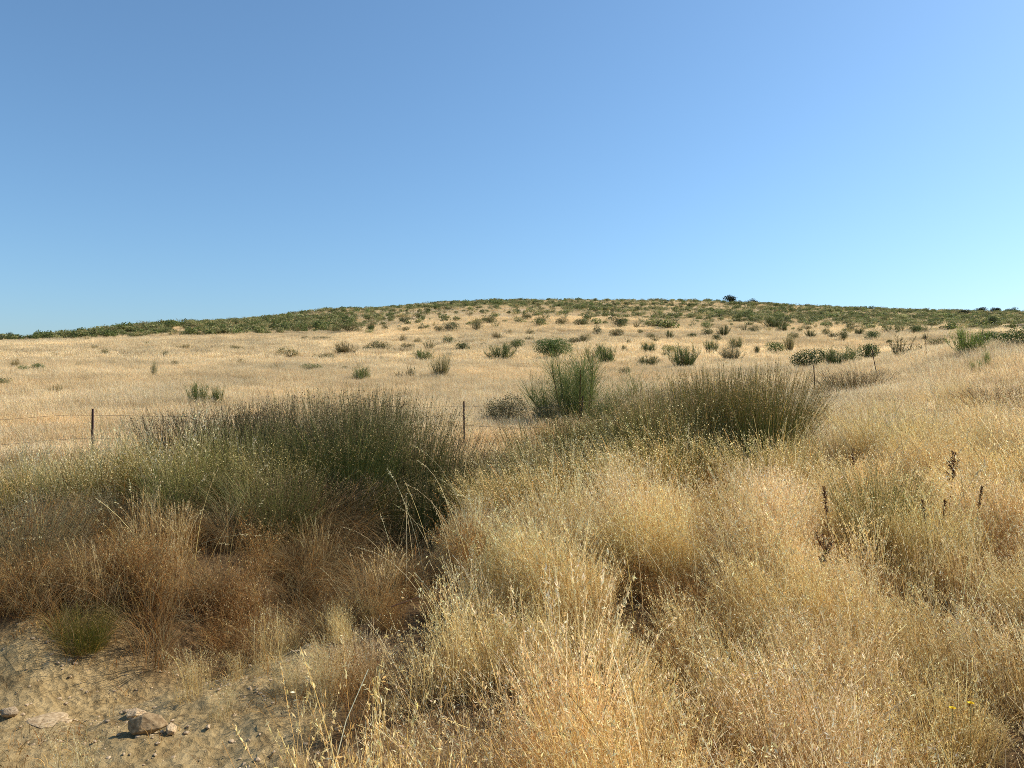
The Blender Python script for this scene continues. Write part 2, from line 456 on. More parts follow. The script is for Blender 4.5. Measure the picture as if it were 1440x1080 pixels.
def clump_fine(n=84, r=0.15, H=0.52, wind=(math.radians(255), 0.8), cols=STRAW, heads=9, w=0.0021, headcol=FLAKE, low=70, free=0.45, br=2):
    """fine wiry dry grass with airy branching seed heads, pushed about by the wind"""
    G = Geo()
    b, a = disc(n, r)
    L = H * (0.55 + 0.6 * rng.random(n))
    az = np.where(rng.random(n) > free, wind[0] + rng.normal(size=n) * wind[1], rng.random(n) * 6.28)
    p = curve_pts(b, L, az, 0.06 + 0.30 * rng.random(n), 0.15 + 1.1 * rng.random(n) ** 1.6, 5, 1.6, 0.6)
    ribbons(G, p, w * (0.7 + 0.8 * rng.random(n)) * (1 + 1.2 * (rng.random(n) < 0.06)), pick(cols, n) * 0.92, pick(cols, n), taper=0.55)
    if br:                                                     # hair-fine side branches of the panicle
        k = n * br
        i = rng.integers(0, n, k); q = along(p, i, 0.55 + 0.43 * rng.random(k))
        bp = curve_pts(q, 0.03 + 0.06 * rng.random(k), rng.random(k) * 6.28, 0.2 + 1.1 * rng.random(k), 0.6 * rng.random(k), 2)
        ribbons(G, bp, np.full(k, 0.0012), pick(headcol, k), pick(headcol, k), taper=0.3)
        kk = k * 2
        j = rng.integers(0, k, kk)
        leaves(G, along(bp, j, 0.3 + 0.7 * rng.random(kk)) + rng.normal(size=(kk, 3)) * 0.004, 0.008 + 0.009 * rng.random(kk), pick(headcol, kk, 0.2), 3.2, 0.2, 0.2)
    k = n * heads // 2
    i = rng.integers(0, n, k)
    leaves(G, along(p, i, 0.7 + 0.3 * rng.random(k)) + rng.normal(size=(k, 3)) * 0.004, 0.012 + 0.012 * rng.random(k), pick(headcol, k, 0.2), 4.5, 0, 0.5)
    b2, a2 = disc(low, r * 1.05)                               # leafy base
    L2 = H * (0.25 + 0.45 * rng.random(low))
    p2 = curve_pts(b2, L2, a2 + rng.normal(size=low), 0.25 + 0.6 * rng.random(low), 0.6 + 1.5 * rng.random(low), 4, 1.2, 0.9)
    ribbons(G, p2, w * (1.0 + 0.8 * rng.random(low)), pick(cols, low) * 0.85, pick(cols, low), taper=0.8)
    return G

def clump_spike(n=55, r=0.16, H=0.66, cols=STRAW, headcol=PALE, wind=(math.radians(300), 0.7)):
    """taller grass with narrow feathery spikes"""
    G = Geo()
    b, a = disc(n, r)
    L = H * (0.6 + 0.5 * rng.random(n))
    az = np.where(rng.random(n) < 0.5, wind[0] + rng.normal(size=n) * wind[1], a * 0 + rng.random(n) * 6.28)
    p = curve_pts(b, L, az, 0.05 + 0.16 * rng.random(n), 0.2 + 0.75 * rng.random(n) ** 2, 6, 2.2, 0.25)
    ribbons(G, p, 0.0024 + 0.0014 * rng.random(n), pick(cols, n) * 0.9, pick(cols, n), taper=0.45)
    hs = np.nonzero(rng.random(n) < 0.6)[0]
    k = len(hs) * 16
    i = np.repeat(hs, 16); s = 0.80 + 0.20 * rng.random(k)
    q = along(p, i, s) + rng.normal(size=(k, 3)) * 0.0028
    leaves(G, q, 0.013 + 0.009 * rng.random(k), pick(headcol, k, 0.12), 3.6, 0, 0.55)
    m = 70
    b2, a2 = disc(m, r * 1.1)
    p2 = curve_pts(b2, H * (0.3 + 0.35 * rng.random(m)), rng.random(m) * 6.28, 0.2 + 0.4 * rng.random(m), 0.5 + 1.2 * rng.random(m), 4, 1.3, 0.6)
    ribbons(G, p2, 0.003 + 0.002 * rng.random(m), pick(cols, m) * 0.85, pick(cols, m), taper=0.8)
    return G

def clump_oat(n=46, r=0.17, H=0.72):
    """wild oats: grey green stems with pale hanging spikelets"""
    G = Geo()
    b, a = disc(n, r)
    L = H * (0.65 + 0.45 * rng.random(n))
    az = rng.random(n) * 6.28
    p = curve_pts(b, L, az, 0.04 + 0.15 * rng.random(n), 0.1 + 0.5 * rng.random(n), 5, 2.0, 0.3)
    ribbons(G, p, 0.003 + 0.0015 * rng.random(n), pick(OATG, n), pick(PALE, n) * 0.75, taper=0.4, cpow=1.6)
    hs = np.nonzero(rng.random(n) < 0.75)[0]
    k = len(hs) * 6
    i = np.repeat(hs, 6); s = 0.66 + 0.34 * rng.random(k)
    q = along(p, i, s) + rng.normal(size=(k, 3)) * 0.016
    leaves(G, q, 0.018 + 0.010 * rng.random(k), pick(PALE, k, 0.13), 3.0, 1.0)
    m = 95
    b2, _ = disc(m, r * 1.1)
    p2 = curve_pts(b2, H * (0.35 + 0.5 * rng.random(m)), rng.random(m) * 6.28, 0.1 + 0.3 * rng.random(m), 0.3 + 1.1 * rng.random(m), 4, 1.6, 0.5)
    ribbons(G, p2, 0.0035 + 0.0025 * rng.random(m), pick(OATG, m), pick(OATG + GREY[:2], m), taper=0.8)
    return G

def clump_arch(n=150, r=0.14, H=0.75, cols=RUST + GREY, w=0.003):
    """dead tussock leaves that arch over and hang down"""
    G = Geo()
    b, a = disc(n, r)
    L = H * (0.55 + 0.6 * rng.random(n))
    az = np.pi / 2 - a + rng.normal(size=n) * 0.7
    p = curve_pts(b, L, az, 0.10 + 0.45 * rng.random(n), 1.0 + 1.4 * rng.random(n), 7, 1.3, 0.35)
    p[:, :, 2] = np.maximum(p[:, :, 2], -0.12 + 0.0 * p[:, :, 2])
    ribbons(G, p, w * (0.7 + 0.8 * rng.random(n)), pick(cols, n), pick(cols, n), taper=0.7)
    return G

def clump_patch(n=260, r=0.5, H=0.36, w=0.006, cols=STRAW, heads=2, hsize=0.02, lean=0.25):
    """a wide patch of stems for the middle distance"""
    G = Geo()
    b, a = disc(n, r)
    L = H * (0.5 + 0.65 * rng.random(n))
    p = curve_pts(b, L, math.radians(280) + rng.normal(size=n) * 1.1, 0.05 + lean * rng.random(n), 0.2 + 0.8 * rng.random(n) ** 1.5, 3, 1.5, 0.4)
    ribbons(G, p, w * (0.7 + 0.7 * rng.random(n)), pick(cols, n) * 0.93, pick(cols, n), taper=0.5)
    k = n * heads
    i = rng.integers(0, n, k)
    q = along(p, i, 0.65 + 0.35 * rng.random(k)) + rng.normal(size=(k, 3)) * hsize * 0.5
    leaves(G, q, hsize * (0.6 + 0.7 * rng.random(k)), pick(cols, k), 2.4, 0.3)
    return G

def V(fn, k, nm, mat=None, **kw): return [fn(**kw).mesh("%s mesh" % nm, mat or M_grass) for _ in range(k)]
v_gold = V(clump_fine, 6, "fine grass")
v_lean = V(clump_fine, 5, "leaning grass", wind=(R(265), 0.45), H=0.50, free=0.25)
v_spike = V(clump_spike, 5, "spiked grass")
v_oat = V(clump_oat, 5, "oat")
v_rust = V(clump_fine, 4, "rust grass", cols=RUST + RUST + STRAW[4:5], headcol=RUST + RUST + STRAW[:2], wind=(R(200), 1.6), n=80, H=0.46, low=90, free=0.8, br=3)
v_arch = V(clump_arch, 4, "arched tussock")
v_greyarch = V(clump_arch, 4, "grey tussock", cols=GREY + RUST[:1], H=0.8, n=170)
v_mid = V(clump_patch, 6, "meadow patch", cols=FIELD)
v_far = V(clump_patch, 5, "field patch", n=420, r=1.6, H=0.38, w=0.016, heads=1, hsize=0.05, cols=FIELD)
v_litter = [clump_arch(20, 0.2, 0.20, STRAW + GREY + RUST, 0.0042).mesh("litter mesh", M_grass) for _ in range(3)]

# ------------------------------------------------------------------ where each grass grows
def blob(X, Y, cx, cy, rx, ry, seed=0, nz=0.3):
    return 1 - sstep(0.75, 1.15, np.hypot((X - cx) / rx, (Y - cy) / ry) + nz * fbm(X * 0.9, Y * 0.9, seed))
def pit(X, Y): return np.exp(-(((X - 2.12 - 0.27 * (Y - 8.1)) / 0.33) ** 2 + ((Y - 8.3) / 1.15) ** 2) ** 2)
def bare(X, Y): return np.maximum.reduce([soil_mask(X, Y), np.exp(-(chan_dist(X, Y) / 0.30) ** 4) * (Y < 11), pit(X, Y)])
def gold_edge(Y): return np.interp(Y, [1.5, 3.0, 4.5, 5.5, 6.5, 8.2, 10.5, 12], [-1.5, -1.05, -1.02, -0.95, -0.68, -0.40, 0.0, 0.6])
def gold_side(X, Y):
    """1 on the golden bank to the right of the stream bed"""
    e = gold_edge(Y)
    return sstep(-0.10, 0.16, X - e + 0.14 * fbm(X * 2, Y * 2, 97))
def z_rust(X, Y):
    m = np.maximum(blob(X, Y, -3.1, 5.95, 2.8, 1.05, 61), blob(X, Y, -0.95, 6.9, 0.5, 0.8, 62))
    m = np.maximum(m, blob(X, Y, 1.55, 7.5, 0.65, 0.8, 63))
    m = np.maximum(m, blob(X, Y, -8.0, 12.2, 3.2, 1.7, 64))
    m = np.maximum(m, 0.8 * blob(X, Y, 0.9, 16.5, 1.8, 1.5, 69))
    return np.maximum(m, 0.55 * blob(X, Y, -0.2, 3.6, 1.0, 0.5, 65))
def z_oat(X, Y):
    m = np.maximum(blob(X, Y, -5.2, 8.4, 2.9, 1.5, 66), blob(X, Y, 0.9, 9.6, 1.7, 2.4, 67))
    return m
def z_slope(X, Y): return sstep(1.8, 3.4, X - 0.05 * Y + 0.5 * fbm(X * 0.6, Y * 0.6, 70)) * sstep(5.2, 7.5, Y)

def tuft(X, Y, cell, seed):
    """distance to the middle of the nearest tussock (in cells), direction from it, its own random number"""
    gx, gy = np.floor(X / cell), np.floor(Y / cell)
    best = np.full(X.shape, 9.0); az = np.zeros(X.shape); idn = np.zeros(X.shape)
    for i in (-1, 0, 1):
        for j in (-1, 0, 1):
            cx, cy_ = gx + i, gy + j
            dx = X / cell - cx - 0.5 - 0.8 * (hash2(cx, cy_, seed) - 0.5); dy = Y / cell - cy_ - 0.5 - 0.8 * (hash2(cx, cy_, seed + 1) - 0.5)
            d = np.hypot(dx, dy) / (0.75 + 0.5 * hash2(cx, cy_, seed + 2))
            k = d < best
            best = np.where(k, d, best); az = np.where(k, np.arctan2(dx, dy), az); idn = np.where(k, hash2(cx, cy_, seed + 3), idn)
    return best, az, idn

def tints(X, Y, seed, amp=0.16, hue=0.10, scale=0.8):
    b = 1 + amp * (fbm(X * scale, Y * scale, seed, 3) * 1.2 + 0.5 * rng.normal(size=len(X)))
    h = hue * fbm(X * scale * 0.6, Y * scale * 0.6, seed + 9, 2)
    return np.clip(np.stack([b * (1 + 0.3 * h), b * (1 - 0.3 * h), b * (1 - 1.2 * h)], 1), 0.25, 1.6)
def scl(n, lo, hi, hz=0.15):
    s = lo + (hi - lo) * rng.random(n)
    return np.stack([s, s, s * (1 + hz * rng.normal(size=n)).clip(0.6, 1.4)], 1)
def rz_small(n, w=0.7): return rng.normal(size=n) * w

TC = 0.62
def lump(X, Y):                                        # tall tussock hearts, low outer leaves, open gaps between
    d, az, idn = tuft(X, Y, TC, 500)
    return (1.12 - 0.62 * sstep(0.10, 0.62, d)) * (0.78 + 0.38 * idn) + 0.14 * fbm(X * 3, Y * 3, 88, 2)
def tuft_dens(X, Y):
    d, az, idn = tuft(X, Y, TC, 500)
    return 1 - 0.86 * sstep(0.28, 0.56, d)
def put(name, var, X, Y, lo, hi, label, cat, seed, rw=0.7, amp=0.16, hue=0.12, tilt=None, mul=(1, 1, 1), lumpy=True, sink=0.02, scale=0.8):
    n = len(X); s = scl(n, lo, hi)
    if lumpy: s = s * lump(X, Y)[:, None].clip(0.45, 1.3)
    if lumpy and "rust" not in label:                              # short where the bank falls to the stream bed
        rim = 1 - 0.55 * (1 - sstep(0.1, 1.0, X - gold_edge(Y))) * (1 - sstep(6.6, 7.8, Y)) * (X < 0.6)
        s = s * rim[:, None]
    tl = rng.normal(size=(n, 2)) * 0.10 if tilt is None else tilt
    tn = tints(X, Y, seed, amp, hue, scale) * np.array(mul)
    rz = rz_small(n, rw)
    if lumpy:
        d, az, idn = tuft(X, Y, TC, 500)
        out = 0.42 * np.clip(d * 1.4, 0, 0.9)                     # outer shoots lean away from the tussock's heart
        lx, ly = out * np.sin(az), out * np.cos(az)
        tl = tl + np.stack([-ly, lx], 1); rz = rz * 0.6
        b = 0.86 + 0.30 * ((idn * 7.3) % 1.0)
        tn = tn * np.stack([b, b * (0.97 + 0.05 * ((idn * 13.7) % 1)), b * (0.84 + 0.24 * ((idn * 3.9) % 1))], 1)
    return scatter(name, var, X, Y, rz, s, tn, label, cat, tl, None, sink)

gap = lambda X, Y: sstep(-0.36, -0.14, fbm(X * 1.5, Y * 1.5, 91, 2))     # a few open, shaded hollows
others = lambda X, Y: np.maximum.reduce([z_rust(X, Y), z_oat(X, Y), 0.92 * z_slope(X, Y)])
X, Y = points(64, 1.6, 9.5, 1.05, lambda X, Y: tuft_dens(X, Y) * (1 - bare(X, Y)) * (1 - 0.93 * others(X, Y)) * (0.05 + 0.95 * gap(X, Y)) * (0.03 + 0.97 * gold_side(X, Y)))
put("golden_grass", v_gold, X, Y, 0.75, 1.15, "fine golden dry grass covering the near right bank", "grass", 101, hue=0.05, mul=(1.05, 1.07, 1.10))
X, Y = points(22, 2.2, 11, 0.95, lambda X, Y: tuft_dens(X, Y) * (1 - bare(X, Y)) * (1 - 0.7 * z_rust(X, Y)) * gold_side(X, Y) * (0.35 + 0.65 * sstep(3.8, 5.2, Y)) * (0.25 + 0.75 * sstep(-0.2, 0.5, fbm(X * 0.8, Y * 0.8, 93))) * (0.08 + 0.92 * gap(X, Y)))
put("spiked_grass", v_spike, X, Y, 0.72, 1.1, "taller straw grass with pale feathery spikes among the golden grass", "grass", 103, 3.0)
X, Y = points(34, 5, 15, 0.95, lambda X, Y: (0.4 + 0.6 * tuft_dens(X, Y)) * z_slope(X, Y) * (0.3 + 0.7 * gap(X, Y)))
put("leaning_grass", v_lean, X, Y, 0.75, 1.15, "pale yellow wind-leaned grass on the right-hand slope", "grass", 105, 0.35, mul=(1.05, 1.05, 1.02))
X, Y = points(44, 4.6, 18, 0.95, lambda X, Y: tuft_dens(X, Y) * z_rust(X, Y) * (1 - bare(X, Y)) * (0.3 + 0.7 * gap(X, Y)))
put("rusty_grass", v_rust, X, Y, 0.7, 1.1, "rust-red dry grass on the left bank above the bare earth", "grass", 107, 3.0)
X, Y = points(15, 5, 15, 0.95, lambda X, Y: z_oat(X, Y) * (1 - bare(X, Y)))
put("wild_oats", v_oat, X, Y, 0.75, 1.1, "grey-green wild oats with pale hanging spikelets", "wild oats", 109, 3.0, hue=0.03)
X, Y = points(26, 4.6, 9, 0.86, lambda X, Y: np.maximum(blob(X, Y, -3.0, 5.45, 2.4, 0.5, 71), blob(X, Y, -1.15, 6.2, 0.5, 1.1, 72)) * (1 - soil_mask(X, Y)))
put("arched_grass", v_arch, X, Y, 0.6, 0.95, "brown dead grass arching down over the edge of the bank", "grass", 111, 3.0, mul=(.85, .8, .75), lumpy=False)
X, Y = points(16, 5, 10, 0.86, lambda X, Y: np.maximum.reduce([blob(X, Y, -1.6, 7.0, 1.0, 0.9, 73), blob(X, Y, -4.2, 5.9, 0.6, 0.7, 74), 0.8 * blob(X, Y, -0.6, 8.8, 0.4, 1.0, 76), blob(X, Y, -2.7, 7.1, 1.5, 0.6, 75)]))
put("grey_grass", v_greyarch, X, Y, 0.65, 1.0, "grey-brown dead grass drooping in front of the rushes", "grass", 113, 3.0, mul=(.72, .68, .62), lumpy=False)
# middle distance and far field
X, Y = points(9, 9.3, 24, 0.84, lambda X, Y: (1 - 0.97 * np.maximum(z_oat(X, Y), z_rust(X, Y))))
k = z_slope(X, Y)[:, None]
put("meadow_grass", v_mid, X, Y, 0.8, 1.25, "straw-coloured meadow grass around the wire fence", "grass", 115, 0.6, lumpy=False, scale=0.4)
X, Y = points(3.6, 23, 62, 0.82)
put("pasture_grass", v_mid, X, Y, 0.9, 1.4, "pale dry grass of the open field beyond the fence", "grass", 117, 0.6, lumpy=False, amp=0.2, hue=0.06, scale=0.22)
X, Y = points(0.42, 58, 190, 0.80)
put("distant_grass", v_far, X, Y, 0.8, 1.2, "tan dry grass running up to the foot of the hill", "grass", 119, 0.8, lumpy=False, amp=0.32, hue=0.06, scale=0.05)
X, Y = points(0.10, 190, 345, 0.80)
put("hillside_grass", v_far, X, Y, 0.9, 1.5, "thin tan grass between the scrub on the hill", "grass", 121, 0.8, lumpy=False, amp=0.12)
X, Y = points(120, 3.0, 6.0, 0.9, lambda X, Y: soil_mask(X, Y) * sstep(-0.3, 0.3, fbm(X * 2, Y * 2, 77)))
put("straw_litter", v_litter, X, Y, 0.25, 0.8, "broken straw lying on the bare earth", "straw", 123, 3.0, lumpy=False, mul=(.85, .68, .50), amp=0.4)

def stray_mesh():
    G = Geo(); n = 5
    b, a = disc(n, 0.25)
    p = curve_pts(b, 0.6 + 0.4 * rng.random(n), rng.random(n) * 6.28, 0.15 + 0.9 * rng.random(n) ** 1.5, 0.2 + 0.9 * rng.random(n), 7, 1.8, 0.15)
    tubes(G, p, 0.0035 + 0.002 * rng.random(n), pick(PALE + STRAW[:1], n), pick(PALE, n), 0.5)
    k = n * 12
    i = rng.integers(0, n, k)
    leaves(G, along(p, i, 0.85 + 0.15 * rng.random(k)) + rng.normal(size=(k, 3)) * 0.004, 0.014 + 0.01 * rng.random(k), pick(PALE, k), 3.5, 0, 0.3)
    return G.mesh("stray stalk mesh", M_grass)
X, Y = points(1.9, 4.4, 9, 0.9, lambda X, Y: (1 - soil_mask(X, Y)) * (0.25 + 0.75 * ((X > -0.5) | (Y > 5.6))))
put("stray_stalks", [stray_mesh() for _ in range(5)], X, Y, 0.8, 1.2, "long pale stray grass stalks, some bent over, among the shorter grass", "grass", 127, 3.0, lumpy=False)

X, Y = points(26, 2.0, 9, 1.0, lambda X, Y: (1 - bare(X, Y)) * (1 - z_rust(X, Y)) * (1 - z_oat(X, Y)) * gold_side(X, Y) * sstep(0.34, 0.56, tuft(X, Y, TC, 500)[0]))
put("matted_grass", v_rust, X, Y, 0.42, 0.72, "low rust-brown matted grass between the golden tussocks", "grass", 129, 3.0, lumpy=False, mul=(.85, .82, .8))
X, Y = points(16, 3.0, 5.2, 0.9, lambda X, Y: (X > -1.8) * (X < -0.4) * (Y > 3.0) * sstep(0.25, -0.35, X + 0.9 - 0.12 * (Y - 4)) * sstep(-2.2, -1.2, X) * sstep(-0.35, 0.25, fbm(X * 2.4, Y * 2.4, 99)))
put("sparse_grass", v_gold, X, Y, 0.32, 0.62, "sparse short dry grass thinning out over the edge of the bare earth", "grass", 131, 3.0, lumpy=False, mul=(.95, .95, .88))
X, Y = points(4, 4.8, 8, 0.9, lambda X, Y: z_rust(X, Y) * (1 - soil_mask(X, Y)))
put("pale_spikes", v_spike, X, Y, 0.55, 0.85, "pale feathery grass stalks rising through the rust-red grass", "grass", 133, 3.0, lumpy=False, mul=(.85, .8, .75))
# clods and gravel on the bare earth
def stone_mesh(name, seed, sub=2, flat=0.7, rough=0.25, mat=None, ang=False):
    import bmesh
    g = np.random.default_rng(seed); bm = bmesh.new()
    if ang:
        for q in g.normal(size=(16, 3)):
            q = q / np.linalg.norm(q) * (0.42 + 0.12 * g.random()); bm.verts.new((q[0], q[1] * 0.8, q[2] * flat))
        bmesh.ops.convex_hull(bm, input=bm.verts[:])
        loose = [v for v in bm.verts if not v.link_faces]
        bmesh.ops.delete(bm, geom=loose, context='VERTS')
        bmesh.ops.bevel(bm, geom=bm.edges[:], offset=0.018, segments=1, affect='EDGES')
    else:
        bmesh.ops.create_icosphere(bm, subdivisions=sub, radius=0.5)
        for v in bm.verts:
            k = 1 + rough * float(fbm(v.co.x * 2.2 + seed, v.co.y * 2.2 + v.co.z * 1.7, seed, 2))
            v.co = v.co * k; v.co.z *= flat
    me = bpy.data.meshes.new(name); bm.to_mesh(me); bm.free()
    at = me.attributes.new("col", 'FLOAT_COLOR', 'POINT'); at.data.foreach_set("color", np.tile([.42, .31, .19, 1], len(me.vertices)).astype(np.float32))
    me.materials.append(mat or M_rock); return me
M_clod = blade_mat("earth clod", 0.0, 0.95, 0.05)
v_clod = [stone_mesh("clod mesh", s, 1, 0.6, 0.5, M_clod) for s in range(4)]
X, Y = points(800, 3.0, 6.0, 0.95, lambda X, Y: np.clip(soil_mask(X, Y) * 1.1, 0, 1) * sstep(-0.5, 0.4, fbm(X * 3, Y * 3, 78)))
s = 0.004 + 0.028 * rng.random(len(X)) ** 4.5
scatter("gravel", v_clod, X, Y, rng.random(len(X)) * 6.28, np.stack([s, s, s], 1), tints(X, Y, 125, 0.25, 0.1), "crumbled earth clods on the bare stream bed", "gravel", None, None, 0.0)

# ------------------------------------------------------------------ rushes
GREEN_R = [(.15, .175, .055), (.185, .20, .065), (.12, .15, .05), (.25, .235, .09)]
BROWN_R = [(.20, .135, .07), (.26, .18, .10), (.15, .10, .055)]
def rush_meshes(name, n=950, r=0.40, H=1.25, splay=0.5, dead=0.28, lean=(0, 0.0), cols=GREEN_R, heads=0.7, oats=False):
    G, S = Geo(), Geo()
    b, a = disc(n, r)
    q = np.hypot(b[:, 0], b[:, 1]) / r
    L = H * (0.42 + 0.62 * rng.random(n) ** 0.95)
    az = np.pi / 2 - a + rng.normal(size=n) * 0.8
    bent = rng.random(n) < 0.12
    p = curve_pts(b, L, az, 0.03 + splay * q * (0.3 + 0.8 * rng.random(n)) + 0.35 * bent * rng.random(n), 0.03 + 0.35 * rng.random(n) ** 2 + 0.9 * bent * rng.random(n), 5, 1.6, 0.2)
    if lean[1]:
        hgt = p[:, :, 2]
        p[:, :, 0] += math.sin(lean[0]) * lean[1] * hgt ** 1.4; p[:, :, 1] += math.cos(lean[0]) * lean[1] * hgt ** 1.4
    c0, c1 = pick(cols, n), pick(cols, n) * 0.7 + pick(BROWN_R, n) * 0.35
    d = rng.random(n) < dead
    c0[d], c1[d] = pick(GREY, d.sum()) * 0.8, pick(GREY + PALE[:1], d.sum()) * 0.85
    tubes(G, p, 0.0042 + 0.0022 * rng.random(n), c0, c1, 0.6)
    m = 260                                                 # dead sheaths and fallen stems round the foot
    b2, a2 = disc(m, r * 1.15)
    p2 = curve_pts(b2, H * (0.25 + 0.5 * rng.random(m)), np.pi / 2 - a2 + rng.normal(size=m) * 0.8, 0.3 + 0.5 * rng.random(m), 0.4 + 1.3 * rng.random(m), 5, 1.3, 0.5)
    ribbons(G, p2, 0.004 + 0.003 * rng.random(m), pick(GREY + RUST, m) * 0.8, pick(GREY + RUST + PALE[:1], m) * 0.85, taper=0.7)
    hs = np.nonzero((rng.random(n) < heads) & (L > H * 0.62))[0]
    k = len(hs) * 8
    i = np.repeat(hs, 8); s = np.repeat(0.84 + 0.08 * rng.random(len(hs)), 8) + 0.035 * rng.normal(size=k)
    leaves(S, along(p, i, s) + rng.normal(size=(k, 3)) * 0.010, 0.013 + 0.010 * rng.random(k), pick(BROWN_R + [(.34, .25, .14)], k, 0.2), 1.9, 0, 0.4)
    if oats:                                                # pale spikelets instead of brown rush flowers
        hs = np.nonzero((rng.random(n) < 0.55) & (L > H * 0.55))[0]; k = len(hs) * 9
        i = np.repeat(hs, 9); s = 0.72 + 0.28 * rng.random(k)
        leaves(S, along(p, i, s) + rng.normal(size=(k, 3)) * 0.010, 0.017 + 0.010 * rng.random(k), pick(PALE, k, 0.15), 3.4, 0.2, 0.2)
    return G.mesh(name + " stems", M_rush), S.mesh(name + " seed heads", M_rush)

RUSH = [rush_meshes("rush a", splay=0.32), rush_meshes("rush b", 1150, 0.46, 1.2, 0.28), rush_meshes("rush c", 800, 0.36, 1.25, 0.42, 0.22),
        rush_meshes("leaning rush", 800, 0.36, 1.15, 0.45, 0.2, (R(90), 0.30)),
        rush_meshes("brown rush", 750, 0.38, 1.05, 0.6, 0.5, cols=GREEN_R[:1] + BROWN_R + GREY[:2]),
        rush_meshes("pale rush", 620, 0.42, 1.05, 0.35, 0.25, (R(280), 0.10), OATG + GREEN_R[:2] + PALE[2:], 0.0, True)]
def copy_thing(root, parts, loc, rz, sc3):
    pass
_rush_proto = {}
def rush(kind, px, Y, H, W, label, group, rz=None, tint=(1, 1, 1), color_jit=0.08):
    X = (px - 720) / FPX * Y
    loc = (X, Y, h1(X, Y) - 0.03)
    rz = random.uniform(0, 6.28) if rz is None else rz
    if kind not in _rush_proto:
        t = empty("rush_clump", loc, rz); ch = [link("stems", RUSH[kind][0], t), link("seed_heads", RUSH[kind][1], t)]
        _rush_proto[kind] = (t, ch)
    else:
        src, sch = _rush_proto[kind]
        t = src.copy(); COL.objects.link(t); t.location = loc; t.rotation_euler = (0, 0, rz)
        ch = []
        for c in sch:
            d = c.copy(); COL.objects.link(d); d.parent = t; ch.append(d)
    t.scale = (W, W, H * (1.02 if group == LB else 1.1))
    j = 1 + random.uniform(-color_jit, color_jit)
    for c in ch: c.color = (tint[0] * j, tint[1] * j, tint[2] * j, 1)
    return tag(t, label, "rush", group)
LB, RB = "rushes of the dark bank in the middle left", "rushes of the clump right of the middle"
rush(2, 252, 9.9, 0.90, 0.95, "dark rush at the far left end of the long dark rush bank", LB, tint=(.8, .8, .85))
rush(0, 318, 10.0, 0.96, 1.05, "dark rush second from the left end, sparse brown tips against the pale field", LB, tint=(.85, .85, .85))
rush(1, 385, 9.8, 1.00, 1.0, "dark rush between the left end and the middle of the rush bank, behind grey oats", LB, tint=(.85, .88, .85))
rush(0, 447, 9.6, 1.10, 1.05, "tall dark green rush just left of the bank's highest crest", LB)
rush(1, 512, 9.5, 1.16, 1.0, "tallest dark green rush at the crest of the left bank", LB, tint=(.95, 1, .9))
rush(0, 568, 9.3, 1.14, 1.05, "tall green rush just right of the bank's crest, above the shaded hollow", LB, tint=(1, 1.06, .9))
rush(2, 615, 9.6, 1.10, 1.0, "green rush near the bank's right end, left of the thin fence post", LB)
rush(3, 652, 10.2, 1.00, 1.0, "rush leaning right at the bank's right end below the thin fence post", LB, 0.0, tint=(1.1, 1, .9))
rush(3, 700, 12.2, 0.80, 0.9, "small brownish leaning rush beyond the right end of the dark bank", LB, 0.1, tint=(1.25, 1.1, 1))
rush(0, 490, 8.4, 0.86, 1.0, "lower green rush in the front row, midway along the left bank", LB, tint=(1.1, 1.2, .95))
rush(1, 575, 8.2, 0.86, 0.95, "lower dark rush in the front row over the dark stream hollow", LB, tint=(.9, .98, .85))
rush(2, 435, 8.3, 0.72, 0.9, "low green rush in the front row above the rust-red grass", LB, tint=(1.3, 1.4, 1.1))
rush(4, 455, 7.6, 0.56, 0.9, "low greyish brown rush drooping right below the bank's crest", LB, tint=(1, .95, .9))
rush(4, 28, 5.9, 0.62, 0.9, "grey-brown rush at the left edge of the picture beside the rust-red grass", None, tint=(.9, .95, .9))
rush(0, 1068, 9.4, 1.06, 0.95, "dense green rush at the right end of the right-hand clump, behind golden grass", RB, tint=(1.5, 1.5, 1.2))
rush(3, 1085, 9.7, 1.02, 0.85, "rush fanning out to the right at the edge of the right-hand clump", RB, 0.0, tint=(1.5, 1.5, 1.2))
rush(1, 1008, 9.8, 1.06, 0.95, "olive rush above the dark hole in the right-hand clump", RB, tint=(1.5, 1.5, 1.2))
rush(2, 970, 10.2, 1.02, 0.95, "olive rush left of the dark hole in the right-hand clump", RB, tint=(1.5, 1.5, 1.2))
rush(4, 1015, 12.5, 1.15, 1.1, "grey-brown rush rising at the back of the right-hand clump", RB, tint=(1.2, 1.25, 1.2))
rush(4, 930, 14.0, 1.12, 1.3, "dark greyish rush at the left back of the right-hand clump", RB, tint=(1.15, 1.15, 1.1))
rush(4, 885, 16.0, 0.92, 1.3, "low grey rush between the broom and the right-hand clump", RB, tint=(1.15, 1.15, 1.1))
rush(4, 1200, 23.5, 0.92, 1.7, "dark bristly rush standing alone on the slope below the right-hand fence posts", None, tint=(1.0, 1.0, .9))
rush(2, 1236, 6.0, 0.55, 0.60, "isolated pale green tuft in the yellow grass on the right slope", None, tint=(1.55, 1.65, 1.35))
rush(2, 118, 5.0, 0.22, 0.34, "small green tuft on the edge of the bare earth at lower left", None, tint=(1.25, 1.25, .75))
rush(4, 1432, 12.2, 0.62, 1.25, "dull brown bushy tuft cut by the right edge of the picture", None, tint=(1.15, 1.1, 1.0))

